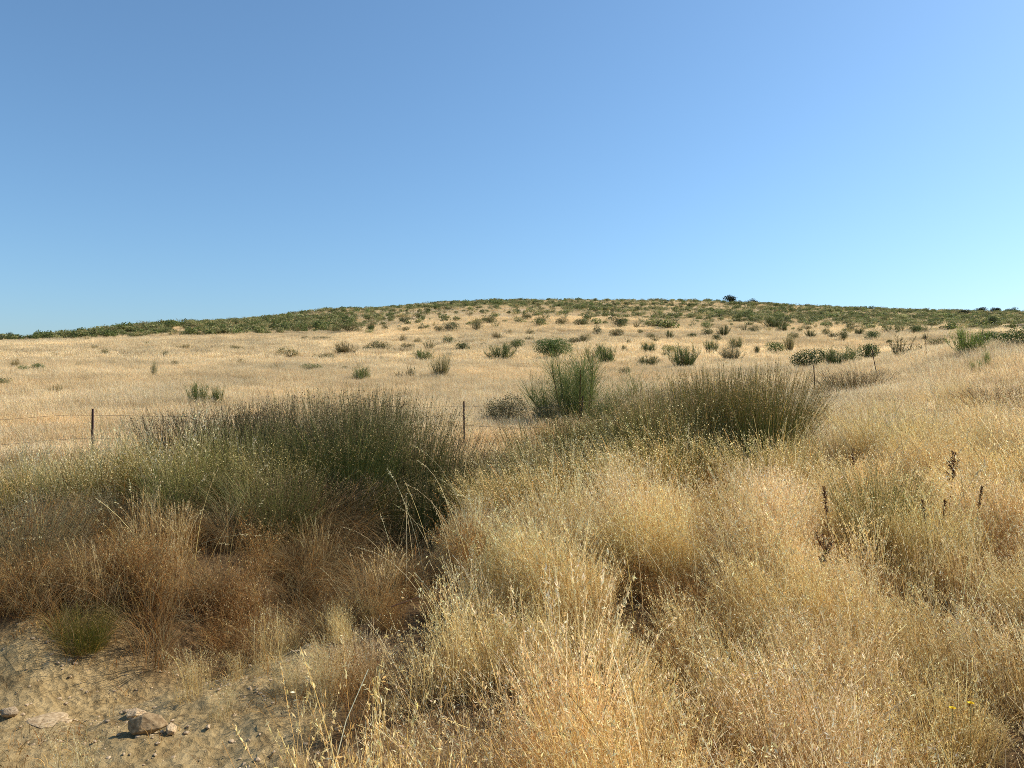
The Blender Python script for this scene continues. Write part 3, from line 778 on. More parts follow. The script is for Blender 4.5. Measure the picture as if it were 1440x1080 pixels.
OA = "tall pale green grass tufts of the middle"
rush(5, 742, 9.6, 0.72, 1.1, "pale green tuft of tall grass nearest the dark hollow in the middle", OA, 0.0, (1.4, 1.35, 1.3))
rush(5, 800, 9.0, 0.76, 1.1, "pale green tuft of tall grass below the middle fence post", OA, 0.1, (1.4, 1.35, 1.2))
rush(5, 858, 9.3, 0.84, 1.1, "pale green tuft of tall grass between the middle fence post and the right-hand rushes", OA, -0.1, (1.4, 1.4, 1.2))
rush(5, 915, 8.8, 0.84, 1.05, "tall oat-headed pale green tuft at the left foot of the right-hand rushes", OA, 0.0, (1.35, 1.35, 1.15))
rush(5, 958, 9.2, 0.98, 1.0, "tallest oat-headed pale green tuft, left of the dark hole", OA, 0.2, (1.3, 1.25, 1.1))
rush(5, 872, 8.0, 0.66, 1.0, "yellowish tall tuft in front of the pale green tufts of the middle", OA, 0.0, (1.35, 1.2, 1.0))
rush(5, 775, 7.6, 0.60, 1.0, "straw-green tall tuft overhanging the right side of the dark hollow", OA, -0.2, (1.3, 1.2, 1.0))
rush(5, 705, 8.3, 0.62, 1.0, "pale straw-green tuft beside the mouth of the dark hollow", OA, 0.1, (1.6, 1.5, 1.25))
rush(5, 745, 7.2, 0.58, 1.0, "straw-coloured tall tuft leaning over the hollow, nearest the golden bank", OA, 0.0, (1.7, 1.5, 1.2))
rush(5, 830, 7.3, 0.62, 1.0, "front straw-green tuft in the middle, in line with the middle fence post", OA, -0.2, (1.7, 1.55, 1.25))
rush(5, 905, 7.5, 0.66, 1.0, "front straw-green tuft left of the reddish grass below the right-hand rushes", OA, 0.1, (1.6, 1.5, 1.2))
rush(5, 960, 8.2, 0.74, 1.0, "brownish straw tuft just left of the dark hole", OA, 0.0, (1.5, 1.4, 1.15))
rush(5, 1085, 8.0, 0.66, 1.1, "golden tuft spilling over in front of the right-hand rushes", OA, 0.2, (1.6, 1.55, 1.3))
rush(4, 1003, 8.9, 0.50, 0.62, "low rush tinted dark as painted shade inside the dark hole of the right-hand clump", RB, None, (.45, .42, .36))  # added rush, the hole's shade is put into its dark tint
MB = "green rushes linking the two big rush clumps across the middle"
rush(2, 722, 10.8, 0.74, 0.95, "leftmost green rush of the band across the middle, beside the dark bank's end", MB, None, (1.15, 1.2, .95))
rush(0, 772, 10.2, 0.76, 1.0, "green rush of the middle band, left of the foot of the middle fence post", MB, None, (1.3, 1.3, 1.05))
rush(1, 828, 9.9, 0.80, 0.95, "green rush of the middle band, right of the foot of the middle fence post", MB, None, (1.35, 1.35, 1.1))
rush(2, 880, 9.6, 0.88, 1.0, "green rush of the middle band, midway between fence post and right-hand clump", MB, None, (1.4, 1.4, 1.1))
rush(0, 925, 9.3, 0.94, 0.95, "tallest green rush of the middle band, touching the right-hand clump", MB, None, (1.35, 1.35, 1.1))
rush(0, 690, 9.3, 0.84, 0.8, "green rush at the very right end of the dark bank over the hollow", LB, None, (1.0, 1.08, .9))
LO = "green oat tufts in front of the left rush bank"
rush(5, 60, 8.2, 0.62, 1.1, "oat-headed green tuft near the left edge below the first fence post", LO, None, (1.25, 1.1, .9))
rush(5, 150, 8.0, 0.66, 1.1, "oat-headed green tuft left of the dark rush bank, above the rust-red grass", LO, None, (1.2, 1.08, .85))
rush(5, 235, 8.2, 0.74, 1.1, "oat-headed green tuft under the left end of the dark rush bank", LO, None, (1.15, 1.06, .8))
rush(5, 320, 7.9, 0.74, 1.1, "greenest oat tuft in front of the dark rush bank", LO, None, (1.0, 1.0, .72))
rush(5, 390, 7.7, 0.66, 0.9, "dark oat-headed tuft at the right end of the green oat tufts", LO, None, (.9, .85, .65))

rush(1, 340, 8.6, 0.78, 0.95, "green rush behind the greenest oat tuft, in the front row of the left bank", LB, tint=(1.05, 1.15, .9))
rush(0, 270, 7.4, 0.58, 0.8, "small green rush in front of the oat tufts, above the rust-red grass", LB, tint=(1.15, 1.25, .95))
rush(2, 385, 7.1, 0.56, 0.85, "small drooping green rush nearest the rust-red grass of the bank", LB, tint=(1.0, 1.05, .85))
rush(4, 520, 7.4, 0.55, 1.0, "dull brown rush hanging over the dark stream hollow", LB, tint=(.8, .75, .65))

# ------------------------------------------------------------------ shrubs (unit size: 1 m high, 1.2 m wide)
LEAFG = [(.075, .095, .03), (.095, .115, .04), (.06, .08, .028), (.12, .135, .055)]
LEAFY = [(.15, .15, .07), (.19, .18, .09), (.12, .125, .055), (.23, .21, .12)]
BARK = [(.14, .10, .07), (.18, .14, .10), (.10, .07, .05)]
def broom(ns=40, twigs=34, cols=LEAFG, fan=0.85, w=0.007, r=0.22, tl=(0.12, 0.24), tw=0.85, ln=3, ls=0.024):
    S, F = Geo(), Geo()
    b, a = disc(ns, r)
    az = np.pi / 2 - a + rng.normal(size=ns) * 0.5
    L = 0.42 + 0.58 * rng.random(ns)
    p = curve_pts(b, L, az, 0.05 + fan * rng.random(ns), 0.25 * (rng.random(ns) - 0.6), 5, 1, 0.4)
    tubes(S, p, 0.022 + 0.012 * rng.random(ns), pick(BARK, ns), pick(BARK, ns), 0.75)
    k = ns * twigs
    i = rng.integers(0, ns, k); s = 0.12 + 0.88 * rng.random(k) ** 0.8
    q = along(p, i, s)
    tp = curve_pts(q, tl[0] + tl[1] * rng.random(k), rng.random(k) * 6.28, 0.1 + tw * rng.random(k), -0.2 + 0.4 * rng.random(k), 3, 1, 0.3)
    ribbons(F, tp, w * (0.7 + 0.6 * rng.random(k)), pick(cols, k), pick(cols, k) * 1.15, taper=0.6)
    j = rng.integers(0, k, k * ln)
    leaves(F, along(tp, j, rng.random(k * ln)) + rng.normal(size=(k * ln, 3)) * 0.75 * ls, ls * (1 + 0.75 * rng.random(k * ln)), pick(cols, k * ln), 2.2, 0, 0.3)
    return S, F
def dense(n=2600, lobes=9, cols=LEAFG, size=0.05, holes=0.2):
    S, F = Geo(), Geo()
    a = rng.random(lobes) * 6.28; q = 0.36 * np.sqrt(rng.random(lobes))
    c = np.stack([q * np.cos(a), q * np.sin(a), 0.34 + 0.34 * rng.random(lobes) * (1 - q)], 1)
    rad = 0.20 + 0.14 * rng.random(lobes)
    i = rng.integers(0, lobes, n); d = rng.normal(size=(n, 3)); d /= np.linalg.norm(d, axis=1)[:, None]
    t = (0.55 + 0.5 * rng.random(n) ** 0.5)
    pos = c[i] + d * (rad[i] * t)[:, None] * np.array([1.15, 1.15, 1.0])
    pos += 0.03 * rng.normal(size=(n, 3))
    pos = pos[pos[:, 2] > 0.03]
    nn = len(pos)
    keep = vnoise(pos[:, 0] * 9 + 31, pos[:, 1] * 9 + pos[:, 2] * 11, int(rng.integers(1, 999))) > holes
    pos = pos[keep]; nn = len(pos)
    lob = 1 + 0.25 * (vnoise(pos[:, 0] * 4, pos[:, 1] * 4 + pos[:, 2] * 5, 7) - 0.5)
    leaves(F, pos, size * (0.7 + 0.6 * rng.random(nn)), pick(cols, nn, 0.2) * lob[:, None], 1.9, 0, 0.25)
    m = 14
    b, a2 = disc(m, 0.06)
    p = curve_pts(b, 0.35 + 0.35 * rng.random(m), rng.random(m) * 6.28, 0.1 + 0.7 * rng.random(m), 0.1 * rng.random(m), 4, 1, 0.5)
    tubes(S, p, 0.03 + 0.02 * rng.random(m), pick(BARK, m), pick(BARK, m), 0.7)
    return S, F
def sparse(ns=16, cols=LEAFY):
    S, F = Geo(), Geo()
    b, a = disc(ns, 0.16)
    p = curve_pts(b, 0.5 + 0.5 * rng.random(ns), rng.random(ns) * 6.28, 0.1 + 0.75 * rng.random(ns), -0.2 + 0.5 * rng.random(ns), 5, 1, 0.6)
    tubes(S, p, 0.022 + 0.014 * rng.random(ns), pick(BARK, ns), pick(BARK, ns), 0.7)
    k = ns * 26
    i = rng.integers(0, ns, k); q = along(p, i, 0.3 + 0.7 * rng.random(k))
    tp = curve_pts(q, 0.08 + 0.18 * rng.random(k), rng.random(k) * 6.28, 0.2 + 0.9 * rng.random(k), 0.3 * rng.random(k), 2, 1, 0.5)
    ribbons(F, tp, 0.009 + 0.005 * rng.random(k), pick(cols, k), pick(cols, k), taper=0.6)
    j = rng.integers(0, k, k * 2)
    leaves(F, along(tp, j, rng.random(k * 2)) + rng.normal(size=(k * 2, 3)) * 0.015, 0.035 + 0.02 * rng.random(k * 2), pick(cols, k * 2, 0.2), 2.0, 0, 0.3)
    return S, F
def joined(SF):
    G = Geo()
    for g in SF:
        off = G.n
        G.v += g.v; G.c += g.c; G.f += [f + off for f in g.f]; G.n += g.n
    return G
KIND = {}
def add_kind(key, fn, count, **kw):
    KIND[key] = []
    for k in range(count):
        SF = fn(**kw)
        KIND[key].append((SF[0].mesh(key + " stems", M_leaf), SF[1].mesh(key + " foliage", M_leaf), joined(SF).mesh(key + " shrub", M_leaf)))
add_kind("broom", broom, 2)
add_kind("feather", broom, 1, ns=20, twigs=150, fan=0.85, w=0.0036, r=0.22, tl=(0.2, 0.36), tw=0.9, ln=1, ls=0.012)
add_kind("dense", dense, 3)
add_kind("solid", dense, 1, n=9000, lobes=13, holes=0.12, size=0.033)
add_kind("olive", dense, 2, cols=LEAFG[:2] + LEAFY, holes=0.3)
add_kind("sparse", sparse, 3)
add_kind("thick", dense, 2, cols=GREY + LEAFY, holes=0.2, size=0.03, n=8000, lobes=12)
add_kind("grey", broom, 2, cols=GREY + LEAFY, fan=0.9)
def lod(cols):
    SF = dense(260, 7, cols, 0.15, 0.15); return joined(SF)
LOD = [lod(c) for c in (LEAFG, LEAFG + LEAFY[:2], LEAFY, LEAFG + LEAFY)] + [joined(sparse(11, LEAFG + LEAFY)), joined(sparse(9, LEAFY + GREY))]
LOD_I = [g.mesh("hill bush", M_leaf) for g in LOD]
LOD_S = [g.mesh("hill scrub bush", M_scrub) for g in LOD]

n_shrub = 0
def place_shrub(kind, X, Y, w, h, label, group=None, parts=True, tint=None, name="shrub", cat="shrub"):
    global n_shrub
    n_shrub += 1
    st, fo, jo = KIND[kind][n_shrub % len(KIND[kind])]
    loc = (X, Y, h1(X, Y) - 0.04); rz = random.uniform(0, 6.28)
    tint = tint or (1, 1, 1); j = random.uniform(0.88, 1.12)
    col = (tint[0] * j, tint[1] * j, tint[2] * j, 1)
    if parts:
        o = empty(name, loc, rz)
        for nm, me in (("stem", st), ("foliage", fo)): link(nm, me, o).color = col
    else:
        o = link(name, jo, None, loc); o.rotation_euler = (0, 0, rz); o.color = col
    o.scale = (w / 1.2, w / 1.2, h)
    return tag(o, label, cat, group)
def shrub(kind, px, py, wpx, hpx, label, group=None, tint=None, Y=None, lift=0.22):
    if Y is None: X, Y, z = at_px(px, py, lift, 14)
    else: X = (px - 720) / FPX * Y
    sm = 1.3 if hpx < 11 else 1.0                 # the lower part stands in the grass
    w, h = wpx / FPX * Y * 1.22 * sm, hpx / FPX * Y * 1.4 * sm + lift
    return place_shrub(kind, X, Y, w, h, label, group, hpx >= 11, tint)

D, OL, GY, YL = (1, 1, 1), (1.5, 1.35, 1.1), (1.7, 1.65, 1.7), (2.0, 2.0, 1.2)
# the ones that can be told apart
shrub("solid", 781, 501, 48, 24, "largest rounded dark green shrub in the middle of the field", tint=(1.15, 1.35, 1.0))
shrub("feather", 803, 578, 124, 72, "tall feathery pale green broom with visible stems beside the middle fence posts", Y=21.5, tint=(1.7, 1.65, 1.3), lift=0)
shrub("dense", 848, 580, 40, 36, "low dark green broom at the right foot of the feathery broom", Y=20.5, tint=(1.1, 1.15, .95), lift=0)
shrub("thick", 712, 566, 60, 44, "rounded grey-brown bush to the left of the feathery broom", Y=22.5, tint=(.8, .8, .72), lift=0)
shrub("thick", 765, 582, 46, 40, "pale grey-green bush at the left foot of the feathery broom", Y=21, tint=(1.0, 1.0, .9), lift=0)
shrub("broom", 854, 512, 28, 19, "bright green shrub right of the largest rounded shrub", tint=(1.2, 1.4, 1.0))
shrub("sparse", 830, 511, 20, 20, "thin grey-green shrub touching the left of the bright green shrub", tint=OL)
shrub("sparse", 843, 499, 12, 14, "slender upright twiggy shrub behind the bright green shrub", tint=OL)
shrub("broom", 912, 496, 18, 13, "compact green tuft-shaped shrub upfield of the right-hand rushes", tint=(1.1, 1.2, .9))
shrub("olive", 943, 496, 19, 11, "yellow-green low shrub right of the compact green tuft-shaped shrub", tint=(1.6, 1.6, 1.0))
shrub("broom", 962, 517, 34, 26, "grey-green bushy shrub just above the back of the right-hand rushes", tint=(1.35, 1.4, 1.1))
shrub("dense", 1089, 496, 27, 13, "smooth bright green dome-shaped shrub right of the middle", tint=(1.3, 1.55, 1.0))
shrub("grey", 1110, 494, 14, 18, "tall twiggy olive shrub touching the right of the green dome", tint=(1.0, 1.0, .8))
shrub("dense", 1065, 499, 10, 12, "narrow dark shrub left of the green dome", tint=(.9, .9, .8))
shrub("broom", 1035, 493, 16, 16, "upright grey-green shrub left of the narrow dark shrub", tint=OL)
shrub("grey", 1028, 508, 26, 18, "faded grey twiggy shrub below the upright grey-green shrub", tint=(1, 1, .95))
shrub("broom", 1000, 496, 18, 15, "lopsided green shrub with a dry right half", tint=(1.2, 1.3, 1))
shrub("dense", 1138, 518, 44, 23, "wide dark green shrub behind the leftmost right-hand fence post", tint=(.95, 1.05, .9))
shrub("broom", 1180, 514, 46, 22, "wide grey-green shrub adjoining the dark one behind the right-hand fence", tint=(1.5, 1.55, 1.25))
shrub("dense", 1220, 508, 33, 24, "rounded green shrub just left of the leaning fence post", tint=(1.15, 1.25, 1.0))
shrub("sparse", 1268, 505, 42, 26, "wide dry brownish shrub between the leaning post and the last post", tint=(.95, .85, .7))
shrub("broom", 1366, 497, 42, 26, "yellow-green shrub beyond the crest of the right slope", tint=(2.0, 2.1, 1.2))
shrub("dense", 1402, 487, 56, 22, "long low green shrub at the right beyond the slope's crest", tint=(1.3, 1.45, 1.0))
shrub("dense", 1440, 489, 50, 26, "green shrub cut by the right edge beyond the slope's crest", tint=(1.25, 1.35, 1.0))
shrub("broom", 1372, 531, 15, 22, "green broom sprig standing on the right-hand grass slope", Y=20.5, tint=(1.9, 2.1, 1.2), lift=0.08)
shrub("broom", 1388, 530, 12, 25, "thin pale sprig to the right of the green broom sprig on the slope", Y=21, tint=(2.2, 2.2, 1.5), lift=0.08)
shrub("sparse", 1287, 541, 20, 10, "small brown dead tuft on the grass slope below the last fence post", Y=22, tint=(.9, .7, .5), lift=0.12)
shrub("broom", 281, 566, 28, 20, "left of two neighbouring grey-green broom sprigs in the left field", tint=(1.8, 1.8, 1.3))
shrub("broom", 306, 569, 15, 23, "right of two neighbouring grey-green broom sprigs in the left field", tint=(1.5, 1.5, 1.1))
shrub("broom", 507, 535, 27, 14, "low soft green shrub above the crest of the left rush bank", tint=(1.6, 1.65, 1.1))
shrub("grey", 620, 530, 24, 22, "upright grey twiggy shrub in the field left of the grey-brown bush", tint=(1, 1, .8))
shrub("sparse", 578, 530, 14, 14, "faint sparse shrub left of the upright grey twiggy shrub", tint=(1.3, 1.2, 1))
shrub("sparse", 561, 530, 11, 6, "faint low tuft left of the faint sparse shrub", tint=(1.3, 1.2, 1))
shrub("dense", 650, 492, 20, 11, "small compact dark green shrub left of the middle of the field", tint=(.8, .9, .8))
shrub("olive", 630, 484, 15, 9, "grey-green shrub just above the small compact dark one", tint=(1.2, 1.2, 1.1))
shrub("sparse", 603, 491, 17, 12, "brownish spindly shrub left of the small compact dark one", tint=(1.1, 1.05, .8))
shrub("broom", 595, 507, 20, 10, "low grey-green shrub below the brownish spindly one", tint=(1.4, 1.4, 1))
shrub("broom", 703, 506, 36, 16, "wide open green shrub left of the largest rounded shrub", tint=(1.25, 1.3, 1))
shrub("dense", 728, 489, 15, 8, "small bright green shrub just left of and above the largest rounded shrub", tint=(1.2, 1.4, .9))
shrub("olive", 633, 466, 24, 13, "olive shrub at the foot of the hill left of the middle")
shrub("olive", 670, 464, 18, 13, "olive shrub at the hill's foot, right neighbour of the one left of the middle", tint=(1.1, 1, .9))
shrub("dense", 870, 460, 17, 9, "very dark rounded shrub at the foot of the hill right of the middle", tint=(.6, .65, .6))
shrub("olive", 840, 471, 14, 12, "twiggy olive shrub below and left of the very dark rounded shrub")
shrub("dense", 50, 522, 20, 12, "pale green rounded shrub near the left edge of the field", tint=(2.0, 2.1, 1.7))
shrub("dense", 32, 522, 12, 6, "small pale green shrub left of the pale rounded one near the left edge", tint=(1.9, 2.0, 1.6))
shrub("olive", 4, 541, 26, 12, "faded grey-green shrub cut by the left edge of the picture", tint=(1.5, 1.4, 1.2))
shrub("grey", 217, 528, 8, 15, "slim faded sprig standing alone in the left field", tint=(1.3, 1.35, 1.2))
shrub("olive", 440, 521, 22, 8, "low grey-green shrub in the field above the middle of the rush bank", tint=(1.4, 1.4, 1.1))
shrub("dense", 1227, 478, 15, 10, "round green shrub in the bare strip right of the wide shrubs", tint=(1.1, 1.3, 1))
shrub("dense", 1285, 469, 15, 8, "green shrub at the right foot of the hill", tint=(1.1, 1.25, .9))
shrub("dense", 1316, 458, 16, 7, "bright green low shrub up on the right of the hill", tint=(1.2, 1.4, .9))
shrub("olive", 1315, 487, 22, 9, "low brown-green shrub in the bare strip above the last fence post", tint=(1.1, 1, .8))
shrub("dense", 1397, 459, 17, 13, "dark upright bush just above the rock ledge", tint=(.8, .85, .8))
# small ones nobody could tell apart, by area
LG, CG, RG = "small shrubs dotted over the left field", "small shrubs dotted over the middle field", "small shrubs dotted over the right field"
for px, py, w, h in [(21, 518, 8, 8), (76, 555, 15, 8), (132, 491, 6, 4), (147, 497, 9, 5), (76, 501, 9, 5), (110, 515, 6, 5), (231, 501, 8, 6), (95, 517, 7, 3),
                     (197, 512, 10, 4), (261, 491, 15, 4), (333, 492, 12, 5), (405, 500, 22, 8), (340, 511, 7, 4), (265, 514, 8, 4), (247, 513, 8, 5), (385, 519, 14, 4), (370, 536, 8, 5), (208, 484, 8, 3), (45, 482, 10, 3), (120, 479, 10, 3)]:
    shrub(random.choice(["olive", "olive", "grey"]), px, py, w, h, "tiny faded tuft dotted over the left field", LG, (1.15, 1.05, .8))
for px, py, w, h in [(455, 506, 20, 7), (477, 498, 12, 6), (450, 478, 20, 4), (428, 479, 8, 5), (533, 493, 22, 10), (487, 498, 20, 10), (617, 466, 9, 6), (593, 464, 8, 5), (570, 466, 7, 5),
                     (490, 467, 28, 9), (715, 470, 6, 4), (688, 455, 15, 8), (868, 474, 14, 9), (822, 481, 14, 8), (877, 529, 13, 10), (740, 449, 12, 6), (745, 478, 9, 4), (745, 471, 9, 6),
                     (587, 482, 8, 4), (567, 480, 8, 5), (543, 465, 8, 6), (522, 464, 8, 7), (763, 455, 14, 7), (790, 457, 12, 8), (806, 481, 11, 5), (679, 486, 6, 4), (575, 490, 14, 6), (516, 492, 10, 5), (486, 520, 8, 5), (506, 519, 8, 4),
                     (815, 458, 14, 7), (700, 477, 10, 6), (630, 500, 14, 4), (537, 507, 8, 4)]:
    shrub(random.choice(["olive", "olive", "olive", "grey"]), px, py, w, h, "small olive shrub dotted over the middle of the field", CG, (1.1, 1.0, .8))
for px, py, w, h in [(922, 481, 8, 7), (915, 476, 8, 6), (942, 475, 8, 6), (912, 515, 20, 10), (902, 468, 7, 4), (883, 482, 7, 4), (1117, 477, 11, 7), (1007, 479, 10, 7), (1017, 472, 12, 8), (994, 471, 12, 6),
                     (1047, 466, 9, 6), (1060, 468, 11, 7), (1092, 462, 24, 9), (1100, 466, 12, 6), (1140, 474, 10, 6), (1135, 464, 9, 5), (1160, 471, 8, 7), (1171, 475, 15, 6), (1187, 478, 10, 8), (1208, 470, 9, 6),
                     (1252, 485, 8, 6), (1301, 478, 8, 7), (878, 494, 6, 5), (973, 475, 12, 5), (938, 501, 10, 5), (1300, 468, 8, 5), (1196, 466, 8, 6), (1125, 468, 7, 6), (895, 462, 10, 6), (925, 460, 12, 7)]:
    shrub(random.choice(["sparse", "olive", "dense", "broom"]), px, py, w, h, "small bush dotted over the right of the field below the hill", RG, (1.1, 1.05, .85))

# ------------------------------------------------------------------ scrub on the hill
def scrub_density(X, Y):
    px = X / Y * FPX + 720
    left = sstep(520, 430, px) * sstep(150, 156, Y) * 1.0
    edge = np.interp(px, [430, 520, 640, 760, 900, 1050, 1200, 1330, 1440, 1700], [150, 172, 198, 198, 178, 164, 154, 142, 140, 140])
    n = fbm(X * 0.022, Y * 0.03, 131, 3)
    hill = sstep(430, 520, px) * (0.10 * sstep(125, 150, Y) + sstep(-14, 45, Y - edge + 22 * n) * (0.78 + 0.5 * n))
    return np.clip(left + hill, 0, 1)
rng2 = np.random.default_rng(77)
n = 17000
Yc = np.sqrt(rng2.random(n) * (352 ** 2 - 125 ** 2) + 125 ** 2); Xc = (rng2.random(n) * 2 - 1) * 0.75 * Yc
k = rng2.random(n) < scrub_density(Xc, Yc) * np.where(Xc / Yc < -0.2, 1.0, 1.0)
Xc, Yc = Xc[k], Yc[k]
zc = height(Xc, Yc)
# the crest is where the slope stops rising in view; drop what lies far behind it
sight = (zc - EYE) / Yc
hc = 0.7 + 0.9 * rng2.random(len(Xc)) ** 1.5; hc *= np.where(Xc / Yc < -0.22, 1.35, 1.15) * (1 + 0.45 * fbm(Xc * 0.05, Yc * 0.05, 141, 2))
wc = hc * (1.0 + 0.9 * rng2.random(len(Xc)))
big = np.argsort(-(hc / Yc) * (np.abs(Xc / Yc) < 0.67))[:185]
rest = np.setdiff1d(np.arange(len(Xc)), big)
HG = "bushes along the foot of the scrubby hill"
for q, i in enumerate(big):
    o = link("scrub_bush", LOD_I[q % len(LOD_I)], None, (Xc[i], Yc[i], zc[i] - 0.05))
    o.rotation_euler = (0, 0, rng2.random() * 6.28); o.scale = (wc[i] / 1.2, wc[i] / 1.2, hc[i])
    j = 0.9 + 0.35 * rng2.random(); o.color = (j * 1.6, j * 1.56, j * 1.25, 1)
    if Xc[i] / Yc[i] < -0.19: tag(o, "green bush packed in the dense scrub belt along the left skyline", "bush", "bushes of the left scrub belt")
    else: tag(o, "olive green bush standing in the scrub on the long hill", "bush", "larger bushes of the hill scrub")
sz = np.stack([wc / 1.2, wc / 1.2, hc], 1)[rest]
tn = np.clip(1 + 0.22 * rng2.normal(size=(len(rest), 1)), 0.5, 1.7) * np.array([1.75, 1.7, 1.42])
scatter("hill_scrub", LOD_S, Xc[rest], Yc[rest], rng2.random(len(rest)) * 6.28, sz, tn, "mass of low grey-green scrub covering the upper hill", "scrub", None, None, 0.05)

# ------------------------------------------------------------------ skyline oaks
def oak_meshes(seed, n=1500):
    S, F = Geo(), Geo()
    lob = 12
    a = rng.random(lob) * 6.28; q = 0.34 * np.sqrt(rng.random(lob))
    c = np.stack([q * np.cos(a), q * np.sin(a), 0.30 + 0.40 * rng.random(lob)], 1); rad = 0.16 + 0.12 * rng.random(lob)
    i = rng.integers(0, lob, n); d = rng.normal(size=(n, 3)); d /= np.linalg.norm(d, axis=1)[:, None]
    pos = c[i] + d * (rad[i] * (0.5 + 0.55 * rng.random(n)))[:, None] * np.array([1.2, 1.2, 0.95])
    leaves(F, pos, 0.07 * (0.7 + 0.6 * rng.random(n)), pick([(.03, .038, .018), (.04, .05, .024), (.025, .03, .016)], n, 0.2), 1.6)
    p = curve_pts(np.zeros((1, 3)), np.array([0.4]), np.array([1.0]), np.array([0.05]), np.array([0.1]), 4)
    tubes(S, p, np.array([0.09]), pick(BARK, 1), pick(BARK, 1), 0.35, 6)
    m = 6; b = np.tile(p[0, 3], (m, 1))
    tubes(S, curve_pts(b, 0.25 + 0.2 * rng.random(m), rng.random(m) * 6.28, 0.3 + 0.5 * rng.random(m), 0.2 * rng.random(m), 4), 0.04 + 0.02 * rng.random(m), pick(BARK, m), pick(BARK, m), 0.7, 5)
    return S.mesh("oak trunk", M_leaf), F.mesh("oak crown", M_leaf)
OAK = [oak_meshes(k) for k in range(3)]
def oak(px, py, wpx, hpx, label, Y, tint=(1, 1, 1), k=0):
    X = (px - 720) / FPX * Y
    t = empty("oak_tree", (X, Y, h1(X, Y) - 0.10 * hpx * 1.3 / FPX * Y), random.uniform(0, 6.28))
    link("trunk", OAK[k][0], t); link("crown", OAK[k][1], t).color = (*tint, 1)
    w, h = wpx * 1.1 / FPX * Y, hpx * 1.3 / FPX * Y
    t.scale = (w / 1.0, w / 1.0, h / 0.92); return tag(t, label, "tree")
oak(1026, 424, 18, 12, "largest dark round oak on the skyline of the hill", 325)
oak(1060, 427, 14, 8, "smaller dark oak on the skyline right of the largest oak", 322, k=1)
oak(1082, 429, 8, 5, "smallest dark oak on the skyline, right of the other two", 318, k=2)
oak(1193, 435, 12, 5, "low dark oak on the skyline between the hill and the right-hand trees", 325, k=1)
oak(1379, 443, 14, 8, "dark tree on the right skyline, left of the two darker crowns", 315, k=2)
oak(1399, 442, 13, 9, "round dark tree on the right skyline, between its two neighbours", 315, k=0)
oak(1421, 442, 15, 9, "loose-crowned tree on the right skyline near the picture's edge", 315, (1.6, 1.8, 1.5), 1)
oak(1355, 448, 14, 8, "dark bushy tree a little below the right skyline", 280, (1.3, 1.3, 1.2), 2)
oak(21, 476, 18, 13, "small loose-crowned tree at the left end of the skyline scrub", 158, (2.2, 2.5, 2.0), 1)
oak(41, 474, 12, 9, "small bushy tree next to the loose-crowned tree at the left end of the scrub", 158, (1.8, 2.1, 1.4), 2)

# ------------------------------------------------------------------ wire fence
def box(G, c, s, top_shift=(0, 0)):
    x, y, z = s
    v = np.array([[a * x / 2 + (k * top_shift[0]), b * y / 2 + k * top_shift[1], k * z] for k in (0, 1) for b in (-1, 1) for a in (-1, 1)]) + np.array(c)
    G.add(v, np.array([[0, 2, 3, 1], [4, 5, 7, 6], [0, 1, 5, 4], [2, 6, 7, 3], [0, 4, 6, 2], [1, 3, 7, 5]]), np.full((8, 3), 0.2))
POSTS = [(-370, 11.3, 1.25, 0.0), (128, 14.0, 1.25, 0.02), (653, 17.0, 1.25, -0.01), (811, 16.9, 1.30, 0.10), (1148, 24.0, 1.28, -0.06), (1237, 28.5, 1.30, -0.24), (1303, 33.5, 1.30, -0.03)]
f0 = POSTS[1]; fx, fy = (f0[0] - 720) / FPX * f0[1], f0[1]
fence = tag(empty("wire_fence", (fx, fy, h1(fx, fy))), "rusty wire fence on thin iron posts crossing the field behind the rushes", "fence")
fz = h1(fx, fy); tops = []
for px, Y, H, tilt in POSTS:
    H -= 0.06; X = (px - 720) / FPX * Y; z = h1(X, Y)
    G = Geo()
    box(G, (0, 0, -0.25), (0.030, 0.005, H + 0.25), (tilt * (H + .25) * .9, 0)); box(G, (0.0125, 0.0155, -0.25), (0.005, 0.026, H + 0.25), (tilt * (H + .25) * .9, 0))
    o = link("post", G.mesh("post", M_post), fence, (X - fx, Y - fy, z - fz)); o.rotation_euler = (0, 0, random.uniform(-.3, .3))
    if abs(tilt) > 0.15: o['label'] = "leaning post"
    tops.append((X, Y, z, H, tilt))
for frac in (0.90, 0.55, 0.22):
    pts = []
    for (a, b) in zip(tops[:-1], tops[1:]):
        for t in np.linspace(0, 1, 14, endpoint=False):
            A = np.array([a[0] + a[4] * a[3] * frac * .9, a[1] - .01, a[2] + a[3] * frac]); B = np.array([b[0] + b[4] * b[3] * frac * .9, b[1] - .01, b[2] + b[3] * frac])
            q = A * (1 - t) + B * t
            g = h1(q[0], q[1]) + 1.25 * frac
            q[2] = q[2] * 0.45 + 0.55 * g - 0.10 * 4 * t * (1 - t); pts.append(q) if t > 0 else pts.append(A)
    G = Geo(); P = np.array(pts)[None] - np.array([fx, fy, fz])
    tubes(G, P, np.array([0.007]), np.full((1, 3), .25), np.full((1, 3), .25), 0.0, 4, True)
    link("wire", G.mesh("wire", M_wire), fence)

